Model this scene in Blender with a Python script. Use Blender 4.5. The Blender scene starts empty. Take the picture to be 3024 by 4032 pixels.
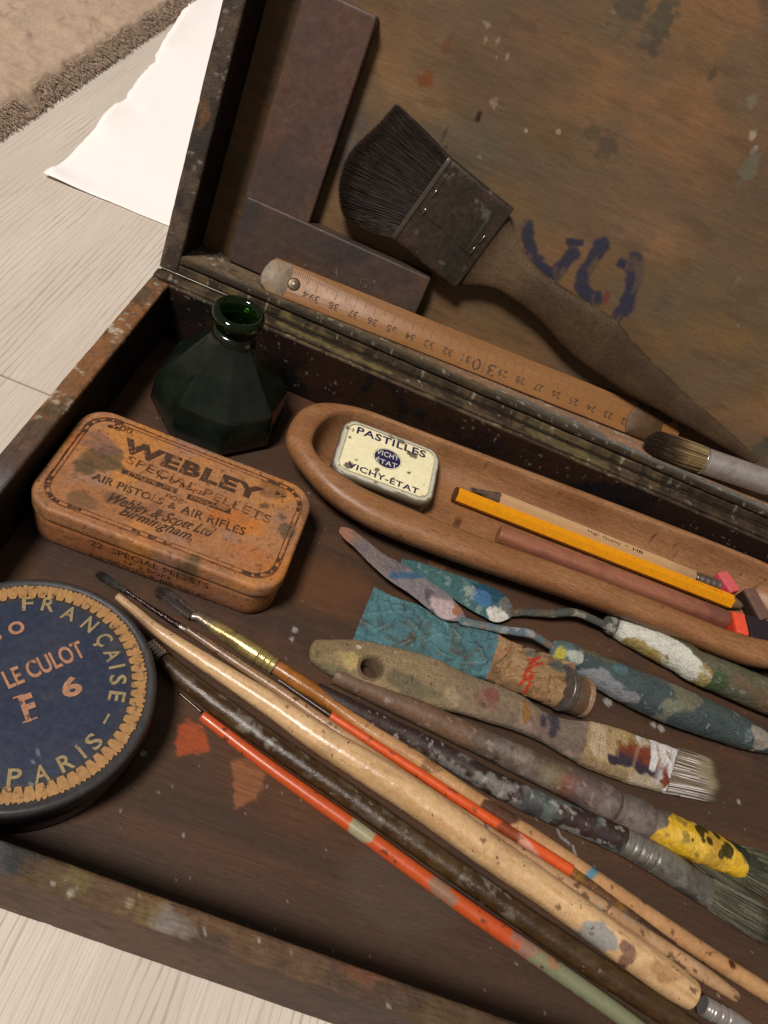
import bpy, bmesh, math, random
import numpy as np
from mathutils import Vector, Matrix
# units: 1 blender unit = 1 cm.  x runs along the hinge of the box, y towards the back, z up (0 = top of the box rim)
sc = bpy.context.scene
sc.unit_settings.system = 'METRIC'; sc.unit_settings.scale_length = 0.01
# ---------------- camera ----------------
cam = bpy.data.objects.new('camera', bpy.data.cameras.new('camera')); sc.collection.objects.link(cam)
cam.location = (10.7607, -29.3521, 22.8335); cam.rotation_euler = (0.677219, -0.321156, 0.243758)
cam.data.sensor_fit = 'VERTICAL'; cam.data.sensor_height = 36; cam.data.lens = 36 * 3033.06 / 4032
cam.data.clip_start = 0.5; cam.data.clip_end = 2000
sc.camera = cam
# ---------------- light: one ceiling lamp high above, a little left and in front, and dim room light ----------------
w = bpy.data.worlds.new('World'); sc.world = w; w.use_nodes = True
w.node_tree.nodes['Background'].inputs[0].default_value = (1.0, 0.90, 0.80, 1)
w.node_tree.nodes['Background'].inputs[1].default_value = 0.17
def area_lamp(name, loc, target, size, power, color):
    l = bpy.data.lights.new(name, 'AREA'); l.shape = 'DISK'; l.size = size; l.energy = power; l.color = color
    o = bpy.data.objects.new(name, l); sc.collection.objects.link(o); o.location = loc
    o.rotation_euler = (Vector(target) - Vector(loc)).to_track_quat('-Z', 'Y').to_euler()
    return o
area_lamp('ceiling_lamp', (-186, -230, 522), (12, -8, 0), 130, 4600000, (1.0, 0.91, 0.855))
sc.view_settings.view_transform = 'Standard'; sc.view_settings.look = 'None'
sc.view_settings.exposure = 0; sc.view_settings.gamma = 1
sc.render.engine = 'CYCLES'
ZF = -3.2          # inside bottom of the box
ZR = -4.45         # room floor
AL = 1.25954          # lid leans back: angle of the lid above the horizontal
SA, CA = math.sin(AL), math.cos(AL)
rng = random.Random(5)
# ---------------- numeric helpers ----------------
def _h(ix, iy, iz, seed):
    n = (ix*73856093) ^ (iy*19349663) ^ (iz*83492791) ^ (seed*49979687 + 1013904223); n = n & 0xffffffff
    for m in (2246822519, 1274126177, 1597334677):
        n = ((n ^ (n >> 15)) * (m & 0x7fffffff)) & 0xffffffff; n = n ^ (n >> 13)
    return (n & 0xffffff) / float(0xffffff)
def vn(p, seed=0):
    f = np.floor(p); t = p - f; t = t*t*(3 - 2*t); i = f.astype(np.int64); r = 0
    for dx in (0, 1):
        wx = t[:, 0] if dx else 1 - t[:, 0]
        for dy in (0, 1):
            wy = t[:, 1] if dy else 1 - t[:, 1]
            for dz in (0, 1):
                wz = t[:, 2] if dz else 1 - t[:, 2]
                r = r + wx*wy*wz*_h(i[:, 0] + dx, i[:, 1] + dy, i[:, 2] + dz, seed)
    return r
def fbm(p, scale=1.0, octv=4, seed=0, st=(1, 1, 1)):
    p = np.asarray(p, float)*np.array(st)*scale; a = .5; s = 0; tot = 0
    for k in range(octv):
        s = s + a*vn(p*(2**k) + k*17.3, seed + k); tot += a; a *= .55
    return s/tot
def sm(x, a, b):
    t = np.clip((x - a)/(b - a + 1e-9), 0, 1); return t*t*(3 - 2*t)
def lin(c):
    c = np.array(c, float)/255; return np.where(c <= .04045, c/12.92, ((c + .055)/1.055)**2.4)
def A(r, g, b, k=1.0):
    """albedo of a thing that shows as r,g,b in the warm lamp light"""
    return np.clip(lin((r, g, b))/np.array((1.20, 1.10, 1.04))/k - .010, .004, .92)
def lay(C, m, col):
    m = np.clip(m, 0, 1)[:, None]; return C*(1 - m) + np.asarray(col)*m
def base(P, *c): return np.tile(np.asarray(c[0], float), (len(P), 1))
def blob(P, x, y, r, seed=0, ns=3., na=.5, soft=.12, ry=None):
    """noisy-edged paint patch round (x, y)"""
    ry = ry or r; o = np.zeros(len(P)); k = 1.05 + soft + na
    m = (np.abs(P[:, 0] - x) < r*k) & (np.abs(P[:, 1] - y) < ry*k)
    if not m.any(): return o
    Q = P[m]; d = np.sqrt(((Q[:, 0] - x)/r)**2 + ((Q[:, 1] - y)/ry)**2) + na*(fbm(Q, ns, 3, seed) - .5)*2
    o[m] = 1 - sm(d, 1 - soft, 1 + soft); return o
def seg_d(P, a, b):
    a = np.array(a); b = np.array(b); d = b - a; t = np.clip(((P - a) @ d)/(d @ d + 1e-9), 0, 1)
    return np.linalg.norm(P - a - t[:, None]*d, axis=1)
def stroke(P2, pts, wd, seed=0, soft=.25, na=.5, ns=5):
    o = np.zeros(len(P2)); q = np.array(pts, float); w2 = wd*(1.3 + soft + na)
    m = (P2[:, 0] > q[:, 0].min() - w2) & (P2[:, 0] < q[:, 0].max() + w2) & (P2[:, 1] > q[:, 1].min() - w2) & (P2[:, 1] < q[:, 1].max() + w2)
    if not m.any(): return o
    Q = P2[m]; d = np.min([seg_d(Q, pts[i], pts[i + 1]) for i in range(len(pts) - 1)], axis=0)
    n = fbm(np.c_[Q, np.zeros(len(Q))], ns, 3, seed) - .5
    o[m] = 1 - sm(d/wd + na*n*2, 1 - soft, 1 + soft); return o
def catmull(pts, n):
    pts = np.asarray(pts, float); k = len(pts)
    if k == 2:
        t = np.linspace(0, 1, n)[:, None]; return pts[0]*(1 - t) + pts[1]*t
    L = np.r_[0, np.cumsum(np.linalg.norm(np.diff(pts[:, :3], axis=0), axis=1))]
    e = np.vstack([2*pts[0] - pts[1], pts, 2*pts[-1] - pts[-2]])
    Le = np.r_[L[0] - (L[1] - L[0]), L, L[-1] + (L[-1] - L[-2])]
    out = []
    for u in np.linspace(0, L[-1], n):
        i = min(max(np.searchsorted(L, u, 'right') - 1, 0), k - 2)
        t0, t1, t2, t3 = Le[i:i + 4]; p0, p1, p2, p3 = e[i:i + 4]
        a1 = (t1 - u)/(t1 - t0)*p0 + (u - t0)/(t1 - t0)*p1
        a2 = (t2 - u)/(t2 - t1)*p1 + (u - t1)/(t2 - t1)*p2
        a3 = (t3 - u)/(t3 - t2)*p2 + (u - t2)/(t3 - t2)*p3
        b1 = (t2 - u)/(t2 - t0)*a1 + (u - t0)/(t2 - t0)*a2
        b2 = (t3 - u)/(t3 - t1)*a2 + (u - t1)/(t3 - t1)*a3
        out.append((t2 - u)/(t2 - t1)*b1 + (u - t1)/(t2 - t1)*b2)
    return np.array(out)
# ---------------- object helpers ----------------
ORG = {}
def thing(name, label, cat, loc=(0, 0, 0), group=None):
    o = bpy.data.objects.new(name, None); sc.collection.objects.link(o); o.location = loc
    o.empty_display_size = 1; ORG[o.name] = Vector(loc)
    o['label'] = label; o['category'] = cat
    if group: o['group'] = group
    return o
def mk(name, V, F, mat, parent=None, smooth=True, col=None, label=None, cat=None, kind=None, org=None, group=None):
    """one mesh object from world-space points"""
    V = np.asarray(V, float)
    if parent is not None: o0 = ORG[parent.name]
    else: o0 = Vector(org) if org is not None else Vector((float(V[:, 0].mean()), float(V[:, 1].mean()), float(V[:, 2].min())))
    me = bpy.data.meshes.new(name)
    if len(F):
        ln = np.fromiter((len(f) for f in F), np.int32, len(F)); fl = np.concatenate([np.asarray(f, np.int32) for f in F]) if not isinstance(F, np.ndarray) else F.ravel().astype(np.int32)
        me.vertices.add(len(V)); me.vertices.foreach_set('co', (V - np.array(o0)).ravel()); me.loops.add(len(fl)); me.loops.foreach_set('vertex_index', fl)
        me.polygons.add(len(F)); me.polygons.foreach_set('loop_start', np.r_[0, np.cumsum(ln)[:-1]].astype(np.int32)); me.update(calc_edges=True)
    if len(F): (me.shade_smooth if smooth else me.shade_flat)()
    if col is not None:
        at = me.color_attributes.new('Col', 'FLOAT_COLOR', 'POINT')
        c = np.ones((len(V), 4)); c[:, :3] = np.clip(col, 0, 1); at.data.foreach_set('color', c.ravel())
    if mat is not None: me.materials.append(mat)
    me.update()
    o = bpy.data.objects.new(name, me); sc.collection.objects.link(o)
    if parent is not None: o.parent = parent
    else: o.location = o0
    ORG[o.name] = Vector(o0)
    if label: o['label'] = label
    if cat: o['category'] = cat
    if kind: o['kind'] = kind
    if group: o['group'] = group
    return o
def grid_faces(nu, nv, wrap=False, off=0):
    i, j = np.meshgrid(np.arange(nu - 1), np.arange(nv if wrap else nv - 1), indexing='ij'); i = i.ravel(); j = j.ravel(); k = (j + 1) % nv
    return off + np.stack([i*nv + j, (i + 1)*nv + j, (i + 1)*nv + k, i*nv + k], 1)
def rings(R, cap0=True, cap1=True):
    """list of closed rings (n x 3) -> V, F"""
    n = len(R[0]); V = np.vstack(R); F = [tuple(f) for f in grid_faces(len(R), n, True)[:, ::-1].tolist()]
    if cap0:
        V = np.vstack([V, R[0].mean(0)]); c = len(V) - 1
        F += [(c, j, (j + 1) % n)[::-1] for j in range(n)]
    if cap1:
        V = np.vstack([V, R[-1].mean(0)]); c = len(V) - 1; b = (len(R) - 1)*n
        F += [(c, b + (j + 1) % n, b + j)[::-1] for j in range(n)]
    return V, F
def superell(n, e):
    a = np.linspace(0, 2*np.pi, n, endpoint=False)
    c, s = np.cos(a), np.sin(a)
    return np.sign(c)*np.abs(c)**(2/e), np.sign(s)*np.abs(s)**(2/e), a
def rod(name, pts, mat, parent, color=None, n=None, seg=20, e=2.0, flat=None, up=(0, 0, 1), ends=(.25, .25), wob=0., prof=None, smooth=True, seed=0):
    """round or flattened rod along pts (x, y, z, r); color(P, s, a) -> rgb.  flat(s) = height/width"""
    pts = np.asarray(pts, float)
    L = np.linalg.norm(np.diff(pts[:, :3], axis=0), axis=1).sum()
    n = n or int(max(12, min(520, L/.055))); seg = max(seg, int(min(72, 2*math.pi*pts[:, 3].max()/.055))) if (color and smooth) else seg
    c = catmull(pts, n); P = c[:, :3]; r = np.maximum(c[:, 3], .01)
    s = np.linspace(0, 1, n)
    if prof is not None: r = r*prof(s)
    T = np.gradient(P, axis=0); T /= np.linalg.norm(T, axis=1)[:, None]
    upv = np.array(up, float); S = np.cross(T, upv); S /= np.linalg.norm(S, axis=1)[:, None]; U = np.cross(S, T)
    cx, cy, ang = superell(seg, e)
    R = []; SS = []; AA = []
    fl = flat(s) if callable(flat) else np.full(n, flat if flat else 1.0)
    P = P - U*(r*(1 - fl))[:, None]*0
    def ring(i, k, sh):
        return P[i] + T[i]*sh + S[i]*r[i]*k*cx[:, None] + U[i]*r[i]*k*fl[i]*cy[:, None]
    idx = []
    e0, e1 = ends
    for q in (.0, .35, .7, .92):
        if e0: R.append(ring(0, q if q else .02, -r[0]*e0*math.sqrt(1 - q*q))); idx.append(0)
    for i in range(n): R.append(ring(i, 1, 0)); idx.append(i)
    for q in (.92, .7, .35, .0):
        if e1: R.append(ring(n - 1, q if q else .02, r[-1]*e1*math.sqrt(1 - q*q))); idx.append(n - 1)
    V, F = rings(R)
    if wob:
        d = (fbm(V, 3.0, 3, seed + 3) - .5)*wob; cc = np.vstack([np.repeat(P[idx], seg, 0), V[-2:]])
        N = V - cc; N /= np.linalg.norm(N, axis=1)[:, None] + 1e-6; V = V + N*d[:, None]
    ss = np.r_[np.repeat(s[idx], seg), 0, 1]; aa = np.r_[np.tile(ang, len(idx)), 0, 0]
    col = color(V, ss, aa) if color else None
    return mk(name, V, F, mat, parent, smooth, col)
def resample_loop(pts, n, smooth=True):
    pts = np.asarray(pts, float)
    if smooth:
        k = len(pts); ext = np.vstack([pts[-2:], pts, pts[:3]]); out = []
        for i in range(k):
            p0, p1, p2, p3 = ext[i + 1:i + 5]
            for t in np.linspace(0, 1, 16, endpoint=False):
                out.append(.5*((2*p1) + (-p0 + p2)*t + (2*p0 - 5*p1 + 4*p2 - p3)*t*t + (-p0 + 3*p1 - 3*p2 + p3)*t**3))
        pts = np.array(out)
    q = np.vstack([pts, pts[:1]]); L = np.r_[0, np.cumsum(np.linalg.norm(np.diff(q, axis=0), axis=1))]
    u = np.linspace(0, L[-1], n, endpoint=False)
    return np.stack([np.interp(u, L, q[:, k]) for k in range(q.shape[1])], 1)
def inset(loop, d):
    t = np.roll(loop, -1, 0) - np.roll(loop, 1, 0); nn = np.stack([-t[:, 1], t[:, 0]], 1)
    nn /= np.linalg.norm(nn, axis=1)[:, None] + 1e-9
    area = np.sum(loop[:, 0]*np.roll(loop[:, 1], -1) - loop[:, 1]*np.roll(loop[:, 0], -1))
    return loop + nn*d*(1 if area > 0 else -1)
def rrect(w, d, r, n=12, m=14):
    """rounded rectangle outline, counter-clockwise, centred"""
    P = []
    cs = [(w/2 - r, d/2 - r, 0), (-w/2 + r, d/2 - r, 90), (-w/2 + r, -d/2 + r, 180), (w/2 - r, -d/2 + r, 270)]
    for k, (x, y, a0) in enumerate(cs):
        arc = [(x + r*math.cos(math.radians(a0 + 90*i/n)), y + r*math.sin(math.radians(a0 + 90*i/n))) for i in range(n + 1)]
        P += arc
        nx = cs[(k + 1) % 4]; a1 = math.radians(nx[2]); e = (nx[0] + r*math.cos(a1), nx[1] + r*math.sin(a1))
        for j in range(1, m): P.append((arc[-1][0] + (e[0] - arc[-1][0])*j/m, arc[-1][1] + (e[1] - arc[-1][1])*j/m))
    return np.array(P)
class Fr:
    """local frame on a plane: maps local (x, y, z) to world"""
    def __init__(s, o, ax, ay):
        s.o = np.array(o, float); s.x = np.array(ax, float)/np.linalg.norm(ax); ay = np.array(ay, float)
        ay = ay - s.x*(ay @ s.x); s.y = ay/np.linalg.norm(ay); s.z = np.cross(s.x, s.y)
    def __call__(s, V):
        V = np.atleast_2d(np.asarray(V, float))
        if V.shape[1] == 2: V = np.c_[V, np.zeros(len(V))]
        return s.o + V[:, :1]*s.x + V[:, 1:2]*s.y + V[:, 2:3]*s.z
LIDF = Fr((0, 0, 0), (1, 0, 0), (0, CA, SA))      # local z of this frame points out of the lid towards the viewer
def LW(V):
    """lid coordinates (u along hinge, v up the lid, w depth into the lid) -> world"""
    V = np.atleast_2d(np.asarray(V, float)); return LIDF(np.c_[V[:, 0], V[:, 1], -V[:, 2]])
def rail(name, a, b, hw, hh, parent, mat, col=None, rad=.08, up=(0, 0, 1), nick=.02, seed=0, step=.07, m=8):
    """bar with softly worn edges between a and b; hw/hh = half width / half height"""
    a = np.array(a, float); b = np.array(b, float); T = b - a; L = np.linalg.norm(T); T /= L
    S = np.cross(T, np.array(up, float)); S /= np.linalg.norm(S); U = np.cross(S, T)
    prof = resample_loop(rrect(2*hw, 2*hh, rad, 5, 30), int(max(24, (hw + hh)*4/.085))) if step < .2 else rrect(2*hw, 2*hh, rad, 4, m); n = max(3, int(L/step))
    R = []
    for k, q in ((0, rad*1.2), (0, .0)): R.append(a + T*(0 if q else rad*.3) + (prof*(1 - q/hw*.4))[:, :1]*S + (prof*(1 - q/hh*.4))[:, 1:]*U)
    for i in range(1, n): R.append(a + T*L*i/n + prof[:, :1]*S + prof[:, 1:]*U)
    for q in (.0, rad*1.2): R.append(b - T*(0 if q else rad*.3) + (prof*(1 - q/hw*.4))[:, :1]*S + (prof*(1 - q/hh*.4))[:, 1:]*U)
    V, F = rings(R)
    d = (fbm(V, 1.6, 4, seed) - .5)*nick*2 - sm(fbm(V, 2.2, 3, seed + 9), .66, .8)*nick*1.6
    c = a + ((V - a) @ T)[:, None]*T; N = V - c; N /= np.linalg.norm(N, axis=1)[:, None] + 1e-6
    V = V + N*d[:, None]
    return mk(name, V, F, mat, parent, True, col(V) if col else None)
def box(name, fr, w, d, h, r, parent, mat, col=None, smooth=True, nick=.01, seed=0, dens=14, **kw):
    """worn block standing on the frame plane: w x d, height h, rounded edge r"""
    q = r
    lv = [(r, 0), (r*.3, r*.3), (0, r), (0, h*.35), (0, h*.7), (0, h - r), (r*.3, h - r*.3), (r, h)]
    R = []
    out = rrect(w, d, max(r*1.6, .05), 5, dens)
    for i, z in lv: R.append(fr(np.c_[out*np.array([(w - 2*i)/w, (d - 2*i)/d]), np.full(len(out), z)]))
    for k in np.linspace(.97, .02, 30): R.append(fr(np.c_[out*np.array([(w - 2*r)/w, (d - 2*r)/d])*k, np.full(len(out), h)]))
    V, F = rings(R)
    if nick: V = V + (fbm(V, 2.5, 3, seed) - .5)[:, None]*nick*2*(fr.z)
    return mk(name, V, F, mat, parent, smooth, col(V) if col else None, **kw)
def plate(name, outline, z0, z1, parent, mat, fr=None, **kw):
    """flat cut-out: outline (x, y) loop between heights z0 and z1"""
    o = np.asarray(outline, float); n = len(o)
    V = np.vstack([np.c_[o, np.full(n, z0)], np.c_[o, np.full(n, z1)]])
    F = [tuple(range(n, 2*n)), tuple(range(n))[::-1]] + [(i, (i + 1) % n, n + (i + 1) % n, n + i) for i in range(n)]
    if fr is not None: V = fr(V)
    return mk(name, V, F, mat, parent, False, **kw)
# ---------------- text ----------------
_tc = {}
def text_geo(s, bold=0., shear=0., space=1.):
    k = (s, bold, shear, space)
    if k in _tc: return _tc[k]
    c = bpy.data.curves.new('t', 'FONT'); c.body = s; c.size = 1; c.offset = bold; c.shear = shear; c.space_character = space
    c.resolution_u = 3; c.fill_mode = 'FRONT'
    o = bpy.data.objects.new('t', c); sc.collection.objects.link(o)
    bpy.context.view_layer.update()
    dg = bpy.context.evaluated_depsgraph_get(); me = bpy.data.meshes.new_from_object(o.evaluated_get(dg))
    V = np.array([v.co[:] for v in me.vertices]); F = [tuple(p.vertices) for p in me.polygons]
    bpy.data.objects.remove(o); bpy.data.curves.remove(c); bpy.data.meshes.remove(me)
    V[:, 0] -= V[:, 0].min(); _tc[k] = (V, F); return _tc[k]
_gs = {}
def glyph_split(txt, bold, shear, space):
    """vertex and face numbers of every character of a text"""
    key = (txt, bold, shear, space)
    if key in _gs: return _gs[key]
    V, F = text_geo(*key); par = list(range(len(V)))
    def find(a):
        while par[a] != a: par[a] = par[par[a]]; a = par[a]
        return a
    for f in F:
        for v in f[1:]: par[find(v)] = find(f[0])
    g = {}
    for k, f in enumerate(F): g.setdefault(find(f[0]), []).append(k)
    L = []
    for fs in g.values():
        ids = sorted({v for k in fs for v in F[k]}); x = V[ids, 0] - shear*V[ids, 1]*0; L.append([x.min(), x.max(), ids, fs])
    L.sort(key=lambda q: q[0]); out = []
    for q in L:
        if out and min(out[-1][1], q[1]) - max(out[-1][0], q[0]) > .6*min(out[-1][1] - out[-1][0], q[1] - q[0]): o = out[-1]; o[1] = max(o[1], q[1]); o[2] = sorted(o[2] + q[2]); o[3] = o[3] + q[3]
        else: out.append(list(q))
    _gs[key] = [(np.array(o[2]), o[3]) for o in out]; return _gs[key]
class Print:
    """collects flat lettering and lines, links them as one mesh"""
    def __init__(s): s.V = []; s.F = []; s.FF = []; s.n = 0
    def add(s, V, F):
        s.V.append(np.asarray(V)); s.FF.append([tuple(f) for f in F]); s.F += [tuple(i + s.n for i in f) for f in F]; s.n += len(V)
    def text(s, txt, bl, br, tl, f3, bold=0., shear=0., space=1., fit=True):
        """text between baseline points bl and br, capital height from |tl - bl|; f3 maps 2-D to world"""
        V, F = text_geo(txt, bold, shear, space); V = V.copy()
        bl, br, tl = map(lambda q: np.array(q, float), (bl, br, tl)); ex = br - bl; L = np.linalg.norm(ex); ex /= L
        ey = np.array([-ex[1], ex[0]]); h = tl - bl; hh = h @ ey
        cap = text_geo('H', bold)[0][:, 1].max()
        V = V[:, :1]*(L/V[:, 0].max())*ex + V[:, 1:2]*(hh/cap)*ey + bl
        W = f3(V); F = F if hh > 0 else [f[::-1] for f in F]
        for ids, fs in glyph_split(txt, bold, shear, space):
            m = {v: i for i, v in enumerate(ids)}; s.add(W[ids], [tuple(m[v] for v in F[k]) for k in fs])
    def poly(s, P, f3): s.add(f3(np.array(P, float)), [tuple(range(len(P)))])
    def line(s, P, w, f3, closed=False):
        P = np.array(P, float); n = len(P)
        if closed: t = np.roll(P, -1, 0) - np.roll(P, 1, 0)
        else: t = np.gradient(P, axis=0)
        nn = np.stack([-t[:, 1], t[:, 0]], 1); nn /= np.linalg.norm(nn, axis=1)[:, None] + 1e-9
        V = np.vstack([P + nn*w/2, P - nn*w/2])
        F = [(i, n + i, n + (i + 1) % n, (i + 1) % n) for i in range(n if closed else n - 1)]
        s.add(f3(V), F)
    def link(s, name, mat, parent, **kw): return mk(name, np.vstack(s.V), s.F, mat, parent, False, **kw)
    def link_each(s, name, mat, parent):
        k = 0
        for V, F in zip(s.V, s.FF):
            mk(name, V, F, mat, parent, False)
# ---------------- materials ----------------
class NT:
    def __init__(s, name):
        s.m = bpy.data.materials.new(name); s.m.use_nodes = True; s.t = s.m.node_tree; s.N = s.t.nodes; s.L = s.t.links
        s.b = s.N['Principled BSDF']; s.tc = s.N.new('ShaderNodeTexCoord')
    def n(s, k, **kw):
        x = s.N.new(k)
        for a, v in kw.items(): setattr(x, a, v)
        return x
    def coord(s, scale=(1, 1, 1), rot=(0, 0, 0)):
        m = s.n('ShaderNodeMapping'); s.L.new(s.tc.outputs['Object'], m.inputs[0])
        m.inputs['Scale'].default_value = scale; m.inputs['Rotation'].default_value = rot; return m.outputs[0]
    def noise(s, sc_, det=4, rough=.55, scale=(1, 1, 1), rot=(0, 0, 0), dist=0.):
        x = s.n('ShaderNodeTexNoise'); s.L.new(s.coord(scale, rot), x.inputs['Vector'])
        x.inputs['Scale'].default_value = sc_; x.inputs['Detail'].default_value = det
        x.inputs['Roughness'].default_value = rough; x.inputs['Distortion'].default_value = dist
        return x.outputs['Fac']
    def ramp(s, fac, stops, interp='LINEAR'):
        r = s.n('ShaderNodeValToRGB'); s.L.new(fac, r.inputs[0]); cr = r.color_ramp; cr.interpolation = interp
        while len(cr.elements) < len(stops): cr.elements.new(.5)
        for e, (p, c) in zip(cr.elements, stops):
            e.position = p; e.color = (c, c, c, 1) if isinstance(c, (int, float)) else (c[0], c[1], c[2], 1)
        return r.outputs[0]
    def mix(s, fac, a, b, mode='MIX'):
        x = s.n('ShaderNodeMix', data_type='RGBA', blend_type=mode)
        for i, v in ((0, fac), (6, a), (7, b)):
            if isinstance(v, bpy.types.NodeSocket): s.L.new(v, x.inputs[i])
            elif i == 0: x.inputs[0].default_value = v
            else: x.inputs[i].default_value = (v[0], v[1], v[2], 1)
        return x.outputs[2]
    def math(s, op, a, b=0.):
        x = s.n('ShaderNodeMath', operation=op)
        for i, v in ((0, a), (1, b)):
            if isinstance(v, bpy.types.NodeSocket): s.L.new(v, x.inputs[i])
            else: x.inputs[i].default_value = v
        return x.outputs[0]
    def attr(s):
        x = s.n('ShaderNodeAttribute'); x.attribute_name = 'Col'; return x.outputs['Color']
    def out(s, col=None, rough=.5, metal=0., bump=None, bs=.1, bd=.02, spec=.5, **kw):
        b = s.b
        if col is not None:
            if isinstance(col, bpy.types.NodeSocket): s.L.new(col, b.inputs['Base Color'])
            else: b.inputs['Base Color'].default_value = (col[0], col[1], col[2], 1)
        if isinstance(rough, bpy.types.NodeSocket): s.L.new(rough, b.inputs['Roughness'])
        else: b.inputs['Roughness'].default_value = rough
        if isinstance(metal, bpy.types.NodeSocket): s.L.new(metal, b.inputs['Metallic'])
        else: b.inputs['Metallic'].default_value = metal
        b.inputs['Specular IOR Level'].default_value = spec
        for k, v in kw.items(): b.inputs[k].default_value = v
        if bump is not None:
            x = s.n('ShaderNodeBump'); x.inputs['Strength'].default_value = bs; x.inputs['Distance'].default_value = bd
            s.L.new(bump, x.inputs['Height']); s.L.new(x.outputs[0], b.inputs['Normal'])
        return s.m
def m_attr(name, rough=.5, grain=(6, 6, 6), gs=1., lo=.82, hi=1.12, bs=.3, bd=.03, fleck=0., spec=.3, rv=.15, metal=0., dots=None, dash=None, **kw):
    """colour from the painted mesh, with grain at two scales, relief, optional dust flecks, dark dots and grain dashes"""
    t = NT(name); g = t.noise(gs, 5, .6, grain); g2 = t.noise(gs*3.3, 4, .7, tuple(math.sqrt(x)*1.6 for x in grain))
    c = t.mix(1., t.attr(), t.ramp(g, [(.3, lo), (.7, hi)]), 'MULTIPLY')
    c = t.mix(1., c, t.ramp(g2, [(.32, 1 - (1 - lo)*.8), (.68, 1 + (hi - 1)*.8)]), 'MULTIPLY')
    if dash:
        f = t.ramp(t.noise(1., 3, .6, dash[0]), [(dash[1], 0.), (dash[1] + .05, 1.)]); c = t.mix(t.math('MULTIPLY', f, dash[2]), c, (.0, .0, .0), 'MIX')
    if dots:
        f = t.ramp(t.noise(dots[0], 2, .5), [(dots[1], 0.), (dots[1] + .02, 1.)]); c = t.mix(t.math('MULTIPLY', f, dots[2]), c, dots[3])
    if fleck:
        f = t.ramp(t.noise(7, 4, .65), [(fleck, 0.), (fleck + .02, 1.)])
        c = t.mix(t.math('MULTIPLY', f, .6), c, A(165, 155, 142))
    r = t.math('ADD', t.math('MULTIPLY', t.noise(2.5, 4), rv*2), rough - rv)
    return t.out(c, r, metal, t.math('ADD', g, g2), bs, bd, spec, **kw)
def m_plain(name, col, rough=.5, var=.15, ns=4., bs=.2, bd=.02, spec=.4, metal=0., wear=None, st=(1, 1, 1), **kw):
    t = NT(name); g = t.noise(ns, 4, .6, st)
    c = t.mix(1., tuple(col), t.ramp(g, [(.3, 1 - var), (.7, 1 + var)]), 'MULTIPLY')
    if wear:
        wc, th = wear; f = t.ramp(t.noise(3.3, 5, .65), [(th, 0.), (th + .05, 1.)]); c = t.mix(f, c, wc)
    return t.out(c, rough, metal, g, bs, bd, spec, **kw)
ID = Fr((0, 0, 0), (1, 0, 0), (0, 1, 0))
def slab(name, Lp, Rp, hh, mat, parent, zb=0., fr=ID, e=3., color=None, n=None, seg=28, bulge=None, disp=None, ends=(1, 1), smooth=True, flatten=None):
    """flattened body between a left and a right edge line lying on the frame plane; hh = half heights, zb = height of its underside"""
    Lp = np.asarray(Lp, float); Rp = np.asarray(Rp, float); k = len(Lp)
    hh = np.asarray(hh if hasattr(hh, '__len__') else [hh]*k, float); zb = np.asarray(zb if hasattr(zb, '__len__') else [zb]*k, float)
    Q = np.c_[(Lp + Rp)/2, (Rp - Lp)/2, hh, zb]
    L = np.linalg.norm(np.diff(Q[:, :2], axis=0), axis=1).sum(); n = n or int(max(10, min(420, L/.055))); seg = max(seg, int(min(130, 4.4*np.hypot(Q[:, 2], Q[:, 3]).max()/.055))) if color else seg
    q = catmull(np.c_[Q[:, :2], np.zeros(k), Q[:, 2:]], n); q = np.delete(q, 2, 1)
    cx, cy, ang = superell(seg, e); R = []; idx = []
    T = np.gradient(q[:, :2], axis=0); T /= np.linalg.norm(T, axis=1)[:, None]
    def ring(i, f, sh):
        c = q[i]; xy = c[:2] + T[i]*sh + cx[:, None]*c[2:4]*f
        return np.c_[xy, c[5] + c[4] + cy*c[4]*f]
    hw = np.hypot(q[:, 2], q[:, 3])
    if ends[0]:
        for g in (.05, .4, .75, .93): R.append(ring(0, g, -min(hw[0], ends[0]*hh[0])*math.sqrt(1 - g*g))); idx.append(0)
    for i in range(n): R.append(ring(i, 1, 0)); idx.append(i)
    if ends[1]:
        for g in (.93, .75, .4, .05): R.append(ring(n - 1, g, min(hw[-1], ends[1]*hh[-1])*math.sqrt(1 - g*g))); idx.append(n - 1)
    V, F = rings(R); s = np.linspace(0, 1, n)
    ss = np.r_[s[np.repeat(idx, seg)], 0, 1]; tt = np.r_[np.tile(cx, len(idx)), 0, 0]; up = np.r_[np.tile(cy, len(idx)), 0, 0]
    if disp is not None: V = V + disp(V, ss, tt, up)
    col = color(V, ss, tt, up) if color else None
    return mk(name, fr(V), F, mat, parent, smooth, col)
def strands(name, items, mat, parent, sides=3, nr=5, col=None):
    """bristles: items of (root, mid, tip, r)"""
    V = []; F = []; C = []; k = 0
    for it in items:
        a, m, b, r = (np.array(it[0], float), np.array(it[1], float), np.array(it[2], float), it[3])
        T = b - a; T = T/np.linalg.norm(T); S = np.cross(T, (0.3, .2, .9)); S /= np.linalg.norm(S); U = np.cross(S, T)
        for i in range(nr):
            t = i/(nr - 1); p = (1 - t)**2*a + 2*t*(1 - t)*m + t*t*b; rr = r*(1 - .75*t**2)
            for j in range(sides):
                g = 2*math.pi*j/sides; V.append(p + S*rr*math.cos(g) + U*rr*math.sin(g))
                if col is not None: C.append(it[4])
        for i in range(nr - 1):
            for j in range(sides): F.append((k + i*sides + j, k + i*sides + (j + 1) % sides, k + (i + 1)*sides + (j + 1) % sides, k + (i + 1)*sides + j))
        F.append(tuple(k + (nr - 1)*sides + j for j in range(sides))); k += nr*sides
    return mk(name, V, F, mat, parent, True, C if col is not None else None)
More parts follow.
